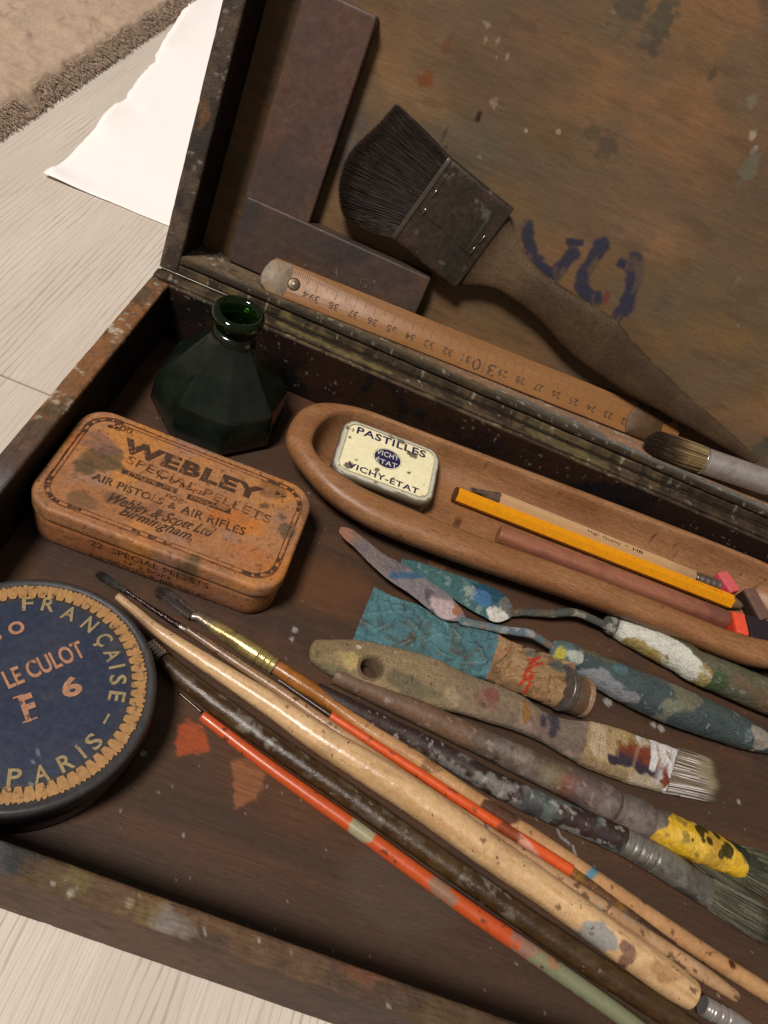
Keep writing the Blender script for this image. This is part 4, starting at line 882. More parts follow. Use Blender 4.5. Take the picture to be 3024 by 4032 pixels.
    b = _PT['F']; b0, b1, b2 = map(np.array, b); ex = (b1 - b0)/np.linalg.norm(b1 - b0); ey = (b2 - b0)/np.linalg.norm(b2 - b0); H = np.linalg.norm(b2 - b0)
    for p0, l in ((b0 - ex*.1, .42), (b2 - ex*.1, .3)): L2.line([p0, p0 + ex*l], .05, lambda P: np.c_[P, np.full(len(P), z + .005)])
    L1.link_each('gold_letter', M_gold2, o); L2.link_each('copper_letter', M_cop, o)
_PT = {'LE CULOT': [(4.375,-20.192),(5.896,-18.322),(3.981,-19.722)], 'F': [(5.339,-20.922),(5.605,-20.652),(4.713,-20.349)], '6': [(5.973,-19.871),(6.389,-19.461),(5.532,-19.446)], 'O': [(3.526,-18.612),(3.855,-18.274),(3.225,-18.297)], 'S': [(3.153,-19.057),(3.39,-18.79),(2.853,-18.75)]}
build_round_tin()
# ======================= beech pen tray =======================
TR_O = np.array([(8.45, -5.2), (8.5, -4.0), (8.95, -3.1), (9.8, -2.5), (11.2, -2.1), (13.5, -1.95), (18.4, -1.62), (25.2, -1.2), (30, -1.0), (33.2, -1.0), (34.8, -1.6), (35.5, -2.9), (35.4, -4.8), (34.4, -6.2), (33, -6.95), (31.7, -7.35), (30, -7.48), (27.7, -7.48), (24.2, -7.62), (20.5, -7.92), (17.1, -8.2), (13.9, -8.28), (12.2, -8.05), (10.85, -7.6), (9.5, -6.7), (8.75, -6.0)])
TR_I = np.array([(9.6, -5.3), (9.65, -4.3), (10.0, -3.4), (10.7, -2.85), (12.2, -2.5), (15, -2.36), (18.5, -2.2), (25.3, -1.84), (30, -1.5), (32.7, -1.5), (34, -2.3), (34.5, -3.6), (34.1, -4.9), (33, -5.75), (31.5, -6.2), (29.9, -6.4), (25.3, -6.5), (21.6, -6.68), (17.7, -6.95), (15.6, -6.98), (13.4, -6.98), (12, -6.85), (10.6, -6.45), (9.9, -5.95)])
def build_tray():
    o = thing('pen_tray', 'long rounded beech wood pen tray holding a small tin and pencils', 'tray', (20, -5, ZF))
    n = 480; O = resample_loop(TR_O, n); I = resample_loop(TR_I, n)
    # align loops by angle of the same start
    R = []
    def lv(L, d, z): R.append(np.c_[inset(L, d), np.full(n, z)])
    lv(O, 1.6, ZF + .01); lv(O, 1.42, ZF + .05); lv(O, 1.15, ZF + .2); lv(O, .75, -2.7); lv(O, .38, -2.3); lv(O, .12, -1.9); lv(O, .0, -1.55); lv(O, .05, -1.28); lv(O, .18, -1.12)
    # nearest matching of inner loop to outer
    Om = inset(O, .16); k0 = int(np.argmin(np.linalg.norm(I - Om[0], axis=1))); I = np.roll(I, -k0, 0)
    for k, z in ((.2, -1.04), (.45, -1.0), (.7, -1.0), (.88, -1.03)): R.append(np.c_[Om*(1 - k) + I*k, np.full(n, z)])
    lv(I, .0, -1.10); lv(I, .03, -1.3); lv(I, .14, -1.75); lv(I, .36, -2.15); lv(I, .7, -2.42); lv(I, 1.05, -2.52)
    I1 = inset(I, 1.05); mid = np.c_[np.clip(I1[:, 0], 12, 32), np.interp(np.clip(I1[:, 0], 12, 32), [12, 32], [-4.7, -3.8])]
    for k in (.4, .8, 1.): R.append(np.c_[I1*(1 - k) + mid*k, np.full(n, -2.54)])
    V, F = rings(R, True, False)
    C = base(V, A(158, 110, 74)); C = lay(C, sm(fbm(V, .5, 4, 3, (.35, 2.6, 1)), .42, .62)*.6, A(142, 94, 60)); C = lay(C, sm(fbm(V, .6, 3, 7, (.4, 2, 1)), .5, .68)*.6, A(168, 122, 86)); C = lay(C, sm(fbm(V, .4, 4, 47), .5, .7)*.5, A(136, 92, 62))
    C = lay(C, sm(-V[:, 2], 1.9, 2.9)*.3*(V[:, 1] < -6.5), A(140, 84, 48)); C = lay(C, sm(fbm(V, 3.4, 3, 27, (.6, 1, 1)), .76, .79)*.6, A(108, 72, 48))
    inn = (V[:, 2] < -1.6)*(V[:, 1] > -6.7)*(V[:, 1] < -2.6)*(V[:, 0] > 9.6); C = lay(C, inn*.35*(1 - sm(V[:, 0], 11, 15)), A(120, 84, 56)); C = lay(C, inn*sm(fbm(V, .7, 3, 30), .5, .7)*.35, A(150, 102, 66))
    for (p, r) in zip([(16.015,-1.785),(18.687,-0.88),(17.149,-5.397),(20.92,-6.421),(26.715,-1.964),(11.006,-3.426),(32.767,-2.018)], (.26, .12, .14, .2, .1, .1, .12)): C = lay(C, blob(V, p[0], p[1], r, 3, 4, .7, .2)*.85, A(64, 42, 30))
    mk('tray_body', V, F, M_tray, o, True, C)
build_tray()
# ======================= pastille tin in the tray =======================
def build_pastille():
    cx, cy, ph = 13.08, -4.43, .056; W_, D_ = 4.80, 3.55; zt = -1.45; zb = -2.5
    fr = Fr((cx, cy, 0), (math.cos(ph), math.sin(ph), 0), (-math.sin(ph), math.cos(ph), 0)); o = thing('pastille_tin', 'small cream tin with blue oval badge and blue lettering inside the wooden tray', 'tin', (cx, cy, zb))
    def rr(i, z, r=.72): p = rrect(W_ - 2*i, D_ - 2*i, max(r - i*.8, .2), 12, 22); return np.c_[p, np.full(len(p), z)]
    R = [fr(rr(i, z)) for i, z in ((.08, zt - .42), (.0, zt - .42), (0, zt - .1), (.025, zt - .04), (.07, zt - .008), (.12, zt))]
    tp = rrect(W_ - .3, D_ - .3, .6, 12, 22)
    for k in np.linspace(.99, .03, 36): R.append(fr(np.c_[tp*k, np.full(len(tp), zt + .0 + .03*(1 - k**4))]))
    V, F = rings(R, cap0=False)
    q = (V - fr.o) @ np.array([fr.x, fr.y]).T
    C = base(V, A(246, 230, 184)); C = lay(C, sm(fbm(V, .8, 3, 3), .45, .7)*.4, A(236, 218, 174))
    dx = np.maximum(np.abs(q[:, 0]) - (W_/2 - .75), 0); dy = np.maximum(np.abs(q[:, 1]) - (D_/2 - .75), 0); e = .75 - np.hypot(dx, dy)
    e = np.where((dx == 0) & (dy == 0), np.minimum(W_/2 - np.abs(q[:, 0]), D_/2 - np.abs(q[:, 1])), e)
    C = lay(C, 1 - sm(e, .22, .26), A(196, 188, 168)); C = lay(C, 1 - sm(e + (fbm(V, 3, 3, 4) - .5)*.22, .07, .12), A(110, 98, 80))
    C = lay(C, sm(-V[:, 2], -zt + .06, -zt + .12), A(104, 92, 74)); C = lay(C, sm(fbm(V, 3.4, 3, 15), .735, .755), A(110, 92, 62))
    for (p, r) in zip([(14.098,-3.546),(11.083,-4.01),(11.527,-5.667),(12.756,-5.294),(13.913,-3.478),(12.874,-5.994),(11.741,-5.208),(12.886,-2.892),(13.408,-2.941)], (.20, .07, .2, .12, .12, .07, .05, .12, .16)): C = lay(C, blob(V, p[0], p[1], r, int(r*300), 6, .7, .15)*(.95 if p[0] < 14.2 else .6), A(100, 88, 70))
    mk('tin_lid', V, F, m_attr('cream printed tin', .34, (5, 5, 5), 1., .92, 1.05, .15, .01, spec=.5), o, True, C)
    V, F = rings([fr(rr(i, z)) for i, z in ((.16, zb + .01), (.06, zb + .05), (.05, zt - .2))]); mk('tin_body', V, F, m_attr('worn tin side', .38, (5, 5, 5), 1., .8, 1.1, .2, .02, metal=.35), o, True, lay(base(V, A(118, 104, 86)), sm(fbm(V, 2, 3, 3), .5, .7), A(90, 78, 62)))
    z = zt + .036; up = lambda P: np.c_[P, np.full(len(P), z)]; up2 = lambda P: np.c_[P, np.full(len(P), z + .006)]
    M_bl = m_plain('dark blue print', A(52, 46, 76), .4, .15, wear=(A(120, 108, 90), .68)); B = Print(); Wt = Print(); Ed = Print()
    (c,), (rx_,), (ry_,) = [(13.037,-4.381)], [(13.766,-4.347)], [(13.061,-5.176)]
    c = np.array(c); fq = lambda P: np.array([fr.x[:2], fr.y[:2]]).T
    t = np.linspace(0, 2*np.pi, 48, endpoint=False); ax, ay = .62, .56
    oval = c + (np.cos(t)*ax)[:, None]*fr.x[:2] + (np.sin(t)*ay)[:, None]*fr.y[:2]; B.poly(oval, up)
    Ed.line(c + (np.cos(t)*(ax + .05))[:, None]*fr.x[:2] + (np.sin(t)*(ay + .05))[:, None]*fr.y[:2], .022, up, True)
    lp = rrect(W_ - .52, D_ - .52, .5, 10, 22); Ed.line(fr(np.c_[lp, np.zeros(len(lp))])[:, :2], .02, up, True)
    lp = rrect(W_ - .60, D_ - .60, .46, 10, 22); Ed.line(fr(np.c_[lp, np.zeros(len(lp))])[:, :2], .014, up, True)
    def T(pr_, key, pts, f, bold): pr_.text(key, pts[0], pts[1], pts[2], f, bold, 0, 1.08)
    T(B, 'PASTILLES', [(11.298,-3.606),(14.681,-3.374),(11.296,-3.17)], up, .022)
    T(B, 'VICHY-ÉTAT', [(11.463,-5.809),(14.828,-5.708),(11.342,-5.479)], up, .02)
    T(Wt, 'VICHY', [(12.483,-4.358),(13.553,-4.251),(12.466,-4.048)], up2, .012)
    T(Wt, 'ÉTAT', [(12.568,-4.851),(13.566,-4.744),(12.558,-4.573)], up2, .012)
    B.link_each('blue_print', M_bl, o); Wt.link_each('white_letter', m_plain('cream lettering', A(205, 198, 178), .4), o); Ed.link_each('fine_border_line', m_plain('grey print line', A(150, 144, 124), .4), o)
    fs = Fr(fr((0, -D_/2 + .052 - .012, 0))[0], fr.x, (0, 0, 1)); P3 = Print(); P3.text('BOÎTE de POCHE', (-1.35, zb + .14), (1.2, zb + .14), (-1.35, zb + .42), lambda P: fs(P), .01); P3.link_each('side_letter', m_plain('dark side print', A(52, 44, 36), .5), o)
build_pastille()
# ======================= pencils and erasers in the tray =======================
ZT = -2.52
def hexrod(name, pts, mat, parent, color, **kw):
    return rod(name, pts, mat, parent, color, seg=6, e=2.0, smooth=False, ends=(.02, .02), **kw)
def build_pencils():
    p = [(16.691,-4.109,-2.097,0.363),(23.521,-3.889,-2.09,0.37),(31.155,-3.645,-2.082,0.378)]
    o = thing('pencil', 'bright yellow hexagonal pencil with a dark dipped end in the wooden tray', 'pencil', (p[0][0], p[0][1], -2.5))
    M = m_attr('yellow pencil lacquer', .33, (5, 5, 5), 1., .9, 1.06, .15, .01, dots=(6, .70, .5, A(150, 90, 30)))
    hexrod('shaft', p, M, o, lambda V, s, a: base(V, A(226, 146, 34)))
    a, b = np.array(p[0]), np.array(p[1]); d = (b - a)[:3]/np.linalg.norm((b - a)[:3])
    hexrod('dipped_end', [np.r_[a[:3] - d*.14, a[3]*.97], np.r_[a[:3] - d*.0, a[3]*1.01]], m_plain('dark dip paint', A(84, 50, 32), .4), o, None, n=4)
    e = np.array(p[2]); 
    rod('bare_tip', [np.r_[e[:3] + d*.0, e[3]*.92], np.r_[e[:3] + d*.5, e[3]*.45], np.r_[e[:3] + d*.75, .05]], m_attr('cut pencil wood', .6), o, lambda V, s, a: lay(base(V, A(120, 92, 62)), sm(s, .7, .8), A(60, 54, 50)), n=14, seg=10)
    # lettering
    S = np.array([-d[1], d[0], 0]); fr = Fr(e[:3] + (0, 0, e[3]*.87) - d*3.0, d, S); pr = Print(); pr.text('1·7 OY CEY', (0, -.02), (2.4, -.02), (0, .10), lambda P: fr(np.c_[P, np.full(len(P), .006)]), .004)
    pr.link_each('stamped_letter', m_plain('blind stamp', A(190, 112, 26), .5), o)
    p = [(18.718,-3.281,-2.118,0.342),(23.077,-3.184,-2.113,0.347),(29.166,-3.031,-2.117,0.343)]
    o = thing('pencil', 'plain natural wood pencil with chewed tip behind the yellow pencil', 'pencil', (p[0][0], p[0][1], -2.5))
    M2 = m_attr('pale varnished pencil', .35, (1.4, 12, 12), 1., .92, 1.06, .12, .01)
    hexrod('shaft', p, M2, o, lambda V, s, a: lay(base(V, A(192, 150, 108)), sm(s, .82, .95)*.5, A(150, 118, 88)))
    a, b, e = np.array(p[0]), np.array(p[1]), np.array(p[2]); d = (b - a)[:3]/np.linalg.norm((b - a)[:3])
    rod('chewed_tip', [np.r_[a[:3] + d*.02, a[3]*.92], np.r_[a[:3] - d*.55, a[3]*.62], np.r_[a[:3] - d*1.25, .07]], m_attr('grey chewed wood', .7, (8, 8, 8), 1.5, .6, 1.2, .6, .05), o, lambda V, s, a: lay(base(V, A(112, 88, 68)), sm(fbm(V, 4, 3, 4), .45, .6)*.7, A(80, 64, 54)), n=24, seg=10, wob=.08)
    rod('lead', [np.r_[a[:3] - d*1.2, .08], np.r_[a[:3] - d*1.42, .06]], m_plain('graphite', A(70, 62, 62), .3, metal=.3), o, None, n=5, seg=8)
    q = [(29.234,-3.01,-2.136,0.324),(30.551,-2.883,-2.153,0.307)]; f0, f1 = np.array(q[0]), np.array(q[1]); dd = (f1 - f0)[:3]
    rod('ferrule', [np.r_[f0[:3] + dd*k/8, f0[3]*(.96 if k % 2 else 1.06)] for k in range(9)], m_plain('crimped tin', A(170, 156, 140), .25, .2, metal=.9), o, None, n=60, seg=20, ends=(.1, .2))
    S = np.array([-d[1], d[0], 0]); m = np.array(p[1]); fr = Fr(m[:3] + d*.2 + S*(-.08) + (0, 0, m[3]*.88), d, S); pr = Print(); g = lambda P: fr(np.c_[P, np.full(len(P), .008)])
    pr.text('High  Quality', (0, -.05), (1.75, -.05), (0, .12), g); pr.text('*', (2.0, -.05), (2.12, -.05), (2.0, .1), g, .01); pr.text('HB', (2.4, -.05), (2.95, -.05), (2.4, .12), g, .015); pr.link_each('pencil_print', m_plain('black pencil print', A(60, 50, 44), .5), o)
    p = [(19.025,-5.395,-2.106,0.374),(23.776,-5.257,-2.047,0.433),(27.318,-5.122,-2.033,0.447),(30.787,-4.916,-2.092,0.388)]
    o = thing('pencil', 'thick unpainted pinkish-brown pencil lying in front of the yellow pencil', 'pencil', (p[0][0], p[0][1], -2.5))
    rod('shaft', p, m_attr('cedar pencil', .42, (1.2, 10, 10), 1., .86, 1.1, .2, .02), o, lambda V, s, a: lay(lay(base(V, A(150, 96, 74)), sm(fbm(V, .7, 4, 4), .45, .65)*.6, A(128, 80, 66)), sm(s, .72, .9)*sm(fbm(V, 1.2, 4, 9), .4, .6)*.7, A(110, 72, 60)), e=2.6, seg=24, ends=(.08, .08), wob=.02)
build_pencils()
def eraser(name, label, view, z, pts, h, ctop, cside, cat='eraser', tilt=(0, 0), seed=1):
    """pts: three corners of the top face: origin, along, across"""
    q = [np.array(p) for p in _ER[pts]]; W = np.linalg.norm(q[1] - q[0]); ex = (q[1] - q[0])/W; ey = np.array([-ex[1], ex[0]]); D = abs((q[2] - q[0]) @ ey)
    c = q[0] + ex*W/2 + ey*((q[2] - q[0]) @ ey)/2
    fr = Fr((c[0], c[1], z - h), (ex[0], ex[1], tilt[0]), (ey[0], ey[1], tilt[1]))
    def col(V): C = base(V, cside); return lay(C, sm((V - fr.o) @ fr.z, h*.8, h*.95), ctop)*(.88 + .24*fbm(V, 2.5, 4, seed))[:, None]
    return box(name, fr, W, D, h, .06, None, m_attr(name + ' rubber', .65, (5, 5, 5), 1., .9, 1.08, .2, .02, spec=.3), col, nick=.015, seed=seed, dens=8, label=label, cat=cat)
_ER = {'pink': [(30.324,-2.408),(31.017,-3.326),(30.821,-1.924)], 'grey': [(31.672,-2.82),(32.59,-4.194),(32.178,-2.373)], 'navy': [(31.816,-4.207),(31.961,-5.488),(33.071,-3.514)], 'red': [(30.849,-4.62),(31.016,-5.797),(31.502,-4.481)]}
eraser('pink_eraser', 'small rounded pink eraser behind the ends of the pencils in the tray', 'E5', -1.75, 'pink', .62, A(200, 92, 92), A(206, 70, 80), seed=3)
eraser('brown_eraser', 'dark brown rectangular eraser leaning near the right edge of the tray', 'E5', -1.65, 'grey', .75, A(104, 78, 66), A(58, 44, 40), tilt=(-.1, .12), seed=5)
eraser('black_eraser', 'blackish blue block eraser beneath the brown eraser in the tray', 'E5', -1.85, 'navy', .62, A(50, 42, 46), A(42, 36, 40), seed=6)
eraser('red_eraser', 'bright orange-red eraser stub below the tip of the yellow pencil', 'E5', -1.6, 'red', .8, A(226, 84, 58), A(206, 66, 46), seed=8)
# ======================= brushes lying on the box bottom =======================
def brush(name, label, loc, cat='paint brush', group=None): return thing(name, label, cat, loc, group)
def bristle_tuft(parent, c0, T, length, rw, rh, n, cols, seed=1, spread=.2, mat=None, taper=.3, thick=.016, name='bristles', core=None, e=2.):
    """bristles from centre c0 along T; rw/rh half width and height"""
    T = np.array(T)/np.linalg.norm(T); S = np.cross(T, (0, 0, 1)); S /= np.linalg.norm(S); U = np.cross(S, T); q = random.Random(seed); it = []
    for k in range(n):
        x, y = q.uniform(-1, 1), q.uniform(-1, 1)
        if abs(x)**e + abs(y)**e > 1: continue
        root = c0 + S*rw*x*.95 + U*rh*y*.9; L = length*(1 - taper*(x*x + y*y)/2) + q.gauss(0, length*.04)
        tip = c0 + T*L + S*rw*x*(1 + spread) + U*(rh*y*(.6 + .3*q.random())) + S*q.gauss(0, .05) + U*q.gauss(0, .03)
        mid = (root + tip)/2 + S*x*rw*.12 + S*q.gauss(0, .03) + U*q.gauss(0, .02); it.append((root, mid, tip, thick*q.uniform(.7, 1.3), q.choice(cols)))
    o = strands(name, it, mat or M_bristd, parent, 3, 5, True)
    if core is not None: rod('bristle_core', [np.r_[c0 - T*.02, rw*.9], np.r_[c0 + T*length*.5, rw*.85], np.r_[c0 + T*length*.8, rw*.4]], core, parent, None, n=16, seg=16, flat=rh/rw, up=(0, 0, 1))
    return o
def dotted(V, C, k, th, col, sc_=4., seed=3): return lay(C, sm(fbm(V, sc_, 3, seed), th, th + .04)*k, col)
def lifted(p, dz): return [(x, y, z + dz, r) for x, y, z, r in p]
# --- orange handled fine brush, lower left ---
def build_orange_low():
    sh = [(8.91,-17.466,-3.161,0.039),(9.475,-17.675,-3.155,0.045),(9.916,-17.852,-3.144,0.056)]; p = [(9.983,-18.014,-3.008,0.192),(12.347,-18.753,-2.979,0.221),(16.402,-19.867,-2.943,0.257),(20.236,-20.944,-2.924,0.276),(23.467,-21.763,-2.912,0.288),(26.014,-22.435,-2.915,0.285),(27.725,-22.929,-2.931,0.269)]
    o = brush('fine_brush', 'thin brush with orange lacquered handle turning grey-green at its lower end, lowest of the bundle', (p[2][0], p[2][1], ZF))
    def c(V, s, a):
        C = base(V, A(192, 84, 46)); C = lay(C, sm(V[:, 0], 18, 24)*.35, A(176, 72, 48))
        (g1,), (g2,), (g3,), (g4,) = [(16.383,-19.849)], [(19.405,-20.764)], [(19.864,-20.982)], [(22.697,-21.453)]
        C = lay(C, blob(V, g1[0], g1[1], .42, 3, 3, .5, .1), A(156, 146, 112)); C = lay(C, blob(V, g2[0], g2[1], .35, 4, 3, .7, .2)*.8, A(130, 112, 92)); C = lay(C, blob(V, g3[0], g3[1], .2, 5, 3, .7, .2)*.8, A(130, 112, 92))
        C = lay(C, blob(V, g4[0], g4[1], .5, 6, 3, .8, .2)*.8, A(132, 112, 96)); C = lay(C, sm(V[:, 0] + (fbm(V, 2, 3, 4) - .5)*1.4, 22.9, 23.1), A(126, 124, 96)); C = lay(C, sm(V[:, 0], 23.2, 23.4)*sm(fbm(V, 1.2, 3, 8), .6, .7)*.6, A(160, 100, 70))
        return dotted(V, C, .8, .70, A(84, 50, 38), 4, 5)
    rod('handle', p, M_orange, o, c, ends=(.05, .4))
    rod('ferrule', sh, m_plain('thin dark ferrule', A(90, 78, 68), .25, metal=.8), o, None, ends=(.1, .05))
build_orange_low()
# --- dark brown thick handle ---
def build_dark():
    p = [(7.934,-16.657,-2.921,0.279),(8.936,-17.072,-2.859,0.341),(12.046,-18.004,-2.831,0.369),(15.777,-18.964,-2.82,0.38),(19.159,-19.861,-2.824,0.376),(22.455,-20.714,-2.813,0.387),(25.418,-21.46,-2.801,0.399),(28.057,-22.053,-2.819,0.381),(29.906,-22.508,-2.866,0.334)]
    f = [(7.261,-16.32,-2.92,0.28),(7.593,-16.481,-2.904,0.296),(7.877,-16.612,-2.905,0.295)]
    o = brush('long_brush', 'thick dark brown varnished brush handle with pale flaking paint, between orange and pale handles', (p[2][0], p[2][1], ZF))
    def c(V, s, a):
        C = base(V, A(74, 55, 38)); C = lay(C, sm(fbm(V, .6, 4, 3, (1, 1, 1)), .42, .62)*.7, A(60, 44, 33)); C = lay(C, sm(fbm(V, 1.1, 4, 33), .5, .7)*.6, A(90, 70, 46))
        wh = sm(fbm(V, 2.2, 4, 13), .52, .60)*sm(np.sin(a), .1, .7); zone = np.maximum(np.exp(-((s - .18)/.10)**2), np.exp(-((s - .60)/.05)**2)*1.0); zone = np.maximum(zone, .3*np.exp(-((s - .4)/.1)**2))
        C = lay(C, wh*np.clip(zone*1.4, 0, 1)*.75, A(126, 116, 102)); return lay(C, sm(s, .7, .95)*.3, A(90, 66, 46))
    rod('handle', p, M_dark, o, c, ends=(.1, .3), seg=30, wob=.03)
    rod('ferrule', [np.r_[np.array(f[0])*(1 - k/10) + np.array(f[2])*k/10] * np.array([1, 1, 1, .94 if k % 2 else 1.04]) for k in range(11)], m_plain('bright crimped ferrule', A(170, 160, 148), .25, .2, metal=.85), o, None, n=60, ends=(.05, .05))
build_dark()
# --- thick pale handle ---
def build_pale():
    p = [(5.426,-14.946,-3.064,0.136),(6.209,-15.245,-3.031,0.169),(7.106,-15.62,-2.982,0.218),(8.687,-16.054,-2.917,0.283),(10.539,-16.513,-2.852,0.348),(12.365,-16.974,-2.773,0.427),(13.902,-17.415,-2.711,0.489),(15.943,-17.86,-2.649,0.551),(17.792,-18.282,-2.62,0.58),(20.942,-19.152,-2.626,0.574),(23.127,-19.714,-2.646,0.554),(25.092,-20.289,-2.635,0.565),(27.025,-20.854,-2.624,0.576),(28.005,-21.121,-2.656,0.544),(28.604,-21.245,-2.718,0.482)]
    p = lifted(p, .12)
    f = [(29.156,-21.373,-2.743,0.337),(29.438,-21.431,-2.744,0.336),(30.215,-21.51,-2.754,0.326),(31.249,-21.813,-2.74,0.34)]
    o = brush('big_brush', 'thickest brush of the bundle with pale bare wood handle and silver ferrule at bottom right', (p[5][0], p[5][1], ZF))
    (g,), (m,), (m2,), (m3,) = [(24.78,-20.752)], [(25.951,-20.924)], [(25.798,-20.682)], [(27.268,-21.052)]
    def c(V, s, a):
        C = base(V, A(208, 166, 120)); T = np.array([.8, -.45, 0]); q = np.c_[s*50, a*1.2, a*0]
        C = lay(C, sm(fbm(q, 1.0, 4, 5, (.25, 3, 1)), .45, .62)*.6, A(182, 138, 92)); C = lay(C, sm(fbm(q, 1.0, 3, 9, (.12, 1.4, 1)), .48, .65)*.55, A(226, 184, 136))
        C = lay(C, (1 - sm(s, .02, .22))*.4, A(150, 116, 92)); C = lay(C, sm(fbm(V, .9, 4, 6), .55, .7)*.3, A(146, 108, 76))
        C = lay(C, blob(V, g[0], g[1], .62, 3, 2, .6, .1, .5), A(150, 144, 132)); C = lay(C, blob(V, m[0], m[1], .2, 5, 3, .8, .2, .3)*.8, A(108, 72, 66)); C = lay(C, blob(V, m2[0], m2[1], .16, 6, 3, .8, .2)*.8, A(108, 72, 66)); C = lay(C, blob(V, m3[0], m3[1], .6, 8, 2.5, 1.2, .2, .25)*.5, A(140, 92, 60))
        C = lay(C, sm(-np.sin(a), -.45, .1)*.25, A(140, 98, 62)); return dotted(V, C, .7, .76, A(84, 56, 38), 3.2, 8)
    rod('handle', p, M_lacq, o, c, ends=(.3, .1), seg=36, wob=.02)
    f = np.array(f); pts = []
    for k in range(33):
        t = k/32*3; i = min(int(t), 2); q = f[i]*(1 - t + i) + f[i + 1]*(t - i); q = q.copy(); q[3] *= 1 - .07*(k % 4 == 2)*(k < 20); pts.append(q)
    rod('ferrule', pts, m_plain('silver ferrule', A(170, 158, 150), .26, .2, metal=.5, spec=.7), o, None, n=160, seg=36, ends=(.03, .03))
build_pale()
# --- speckled brush with dark shiny ferrule ---
def build_speckled():
    p = lifted([(8.234,-15.275,-3.055,0.145),(10.282,-15.801,-3.031,0.169),(11.996,-16.211,-3.015,0.185),(14.145,-16.792,-3.0,0.2),(16.547,-17.439,-2.977,0.223),(20.219,-18.347,-2.963,0.237),(24.5,-19.328,-2.941,0.259),(27.255,-20.014,-2.927,0.273),(29.383,-20.512,-2.944,0.256),(30.391,-20.738,-3.008,0.192)], .30)
    f = lifted([(5.566,-14.622,-3.146,0.054),(6.315,-14.816,-3.123,0.077),(7.164,-15.034,-3.099,0.101),(7.928,-15.207,-3.088,0.112),(8.225,-15.256,-3.088,0.112)], .22)
    o = brush('thin_brush', 'long thin brush with black glossy ferrule, its speckled handle beside the thickest pale one', (p[3][0], p[3][1], ZF))
    def c(V, s, a):
        C = base(V, A(178, 138, 100)); C = lay(C, 1 - sm(s, .0, .30), A(120, 92, 70)); C = lay(C, sm(fbm(V, .9, 4, 6), .45, .65)*.5, A(146, 106, 74)); C = lay(C, sm(s, .25, .4)*sm(fbm(V, .8, 3, 16), .4, .7)*.4, A(196, 152, 112))
        return dotted(V, dotted(V, C, .8, .64, A(84, 60, 46), 3.6, 8), .6, .7, A(150, 140, 128), 3, 18)
    rod('handle', p, M_lacq, o, c, ends=(.05, .9))
    def cf(V, s, a): return lay(lay(base(V, A(64, 48, 44)), sm(fbm(V, 2.6, 4, 3), .45, .6)*.6, A(110, 96, 90)), sm(s, .88, .9), A(150, 140, 130))
    f = [np.array(q) for q in f]; rod('ferrule', f, m_attr('black shiny ferrule', .16, (5, 5, 5), 1., .7, 1.1, .5, .05, metal=.7, spec=.7), o, cf, ends=(.1, .05), prof=lambda s: 1 - .08*np.exp(-((s - .9)/.012)**2) - .08*np.exp(-((s - .96)/.012)**2))
    a, b = f[0], f[1]; d = (a - b)[:3]; d /= np.linalg.norm(d)
    bristle_tuft(o, a[:3] - d*.05, d + np.array([0, 0, -.05]), 1.35, .10, .09, 300, [A(50, 46, 40), A(66, 60, 52), A(40, 36, 32)], 4, .15, taper=.3, core=m_plain('dark bristle heart', A(44, 40, 34), .8))
build_speckled()
# --- orange handled fine brush, upper ---
def build_orange_up():
    sh = lifted([(11.984,-15.796,-3.153,0.047),(13.128,-16.098,-3.141,0.059),(14.243,-16.395,-3.124,0.076)], .32); p = lifted([(14.209,-16.429,-3.04,0.16),(15.977,-16.838,-3.032,0.168),(17.693,-17.239,-3.024,0.176),(20.944,-18.014,-3.001,0.199),(22.813,-18.422,-2.986,0.214),(24.002,-18.691,-2.978,0.222)], .32)
    q = lifted([(24.002,-18.691,-2.978,0.222),(25.429,-19.077,-3.004,0.196),(26.923,-19.495,-3.037,0.163),(28.233,-19.808,-3.086,0.114)], .22)
    o = brush('fine_brush', 'thin brush with dark wire-like shaft and orange handle, between two pale wood handles', (p[2][0], p[2][1], ZF))
    def c(V, s, a):
        C = base(V, A(208, 86, 44)); (g,), (h,) = [(22.765,-18.68)], [(21.395,-18.236)]; C = lay(C, stroke(V[:, :2], [(g[0] - .9, g[1] + .45), (g[0] + .7, g[1] - .5)], .12, 3, .3, .6)*.75, A(200, 150, 130))
        C = lay(C, blob(V, h[0], h[1], .5, 3, 3, .9, .2)*.75, A(96, 58, 42)); return dotted(V, C, .7, .70, A(120, 58, 40), 4, 15)
    rod('handle', p, M_orange, o, c, ends=(.05, .05))
    rod('shaft', sh, m_plain('dark shaft', A(66, 52, 46), .25, .3, spec=.7), o, None, ends=(.2, .02))
    rod('bare_end', q, m_attr('brown peeled end', .3, (5, 5, 5), 1., .7, 1.3, .5, .04), o, lambda V, s, a: lay(lay(base(V, A(100, 70, 50)), sm(fbm(V, 1.5, 4, 4), .45, .6)*.8, A(132, 92, 44)), sm(s, .45, .7), A(70, 50, 44)), wob=.05)
build_orange_up()
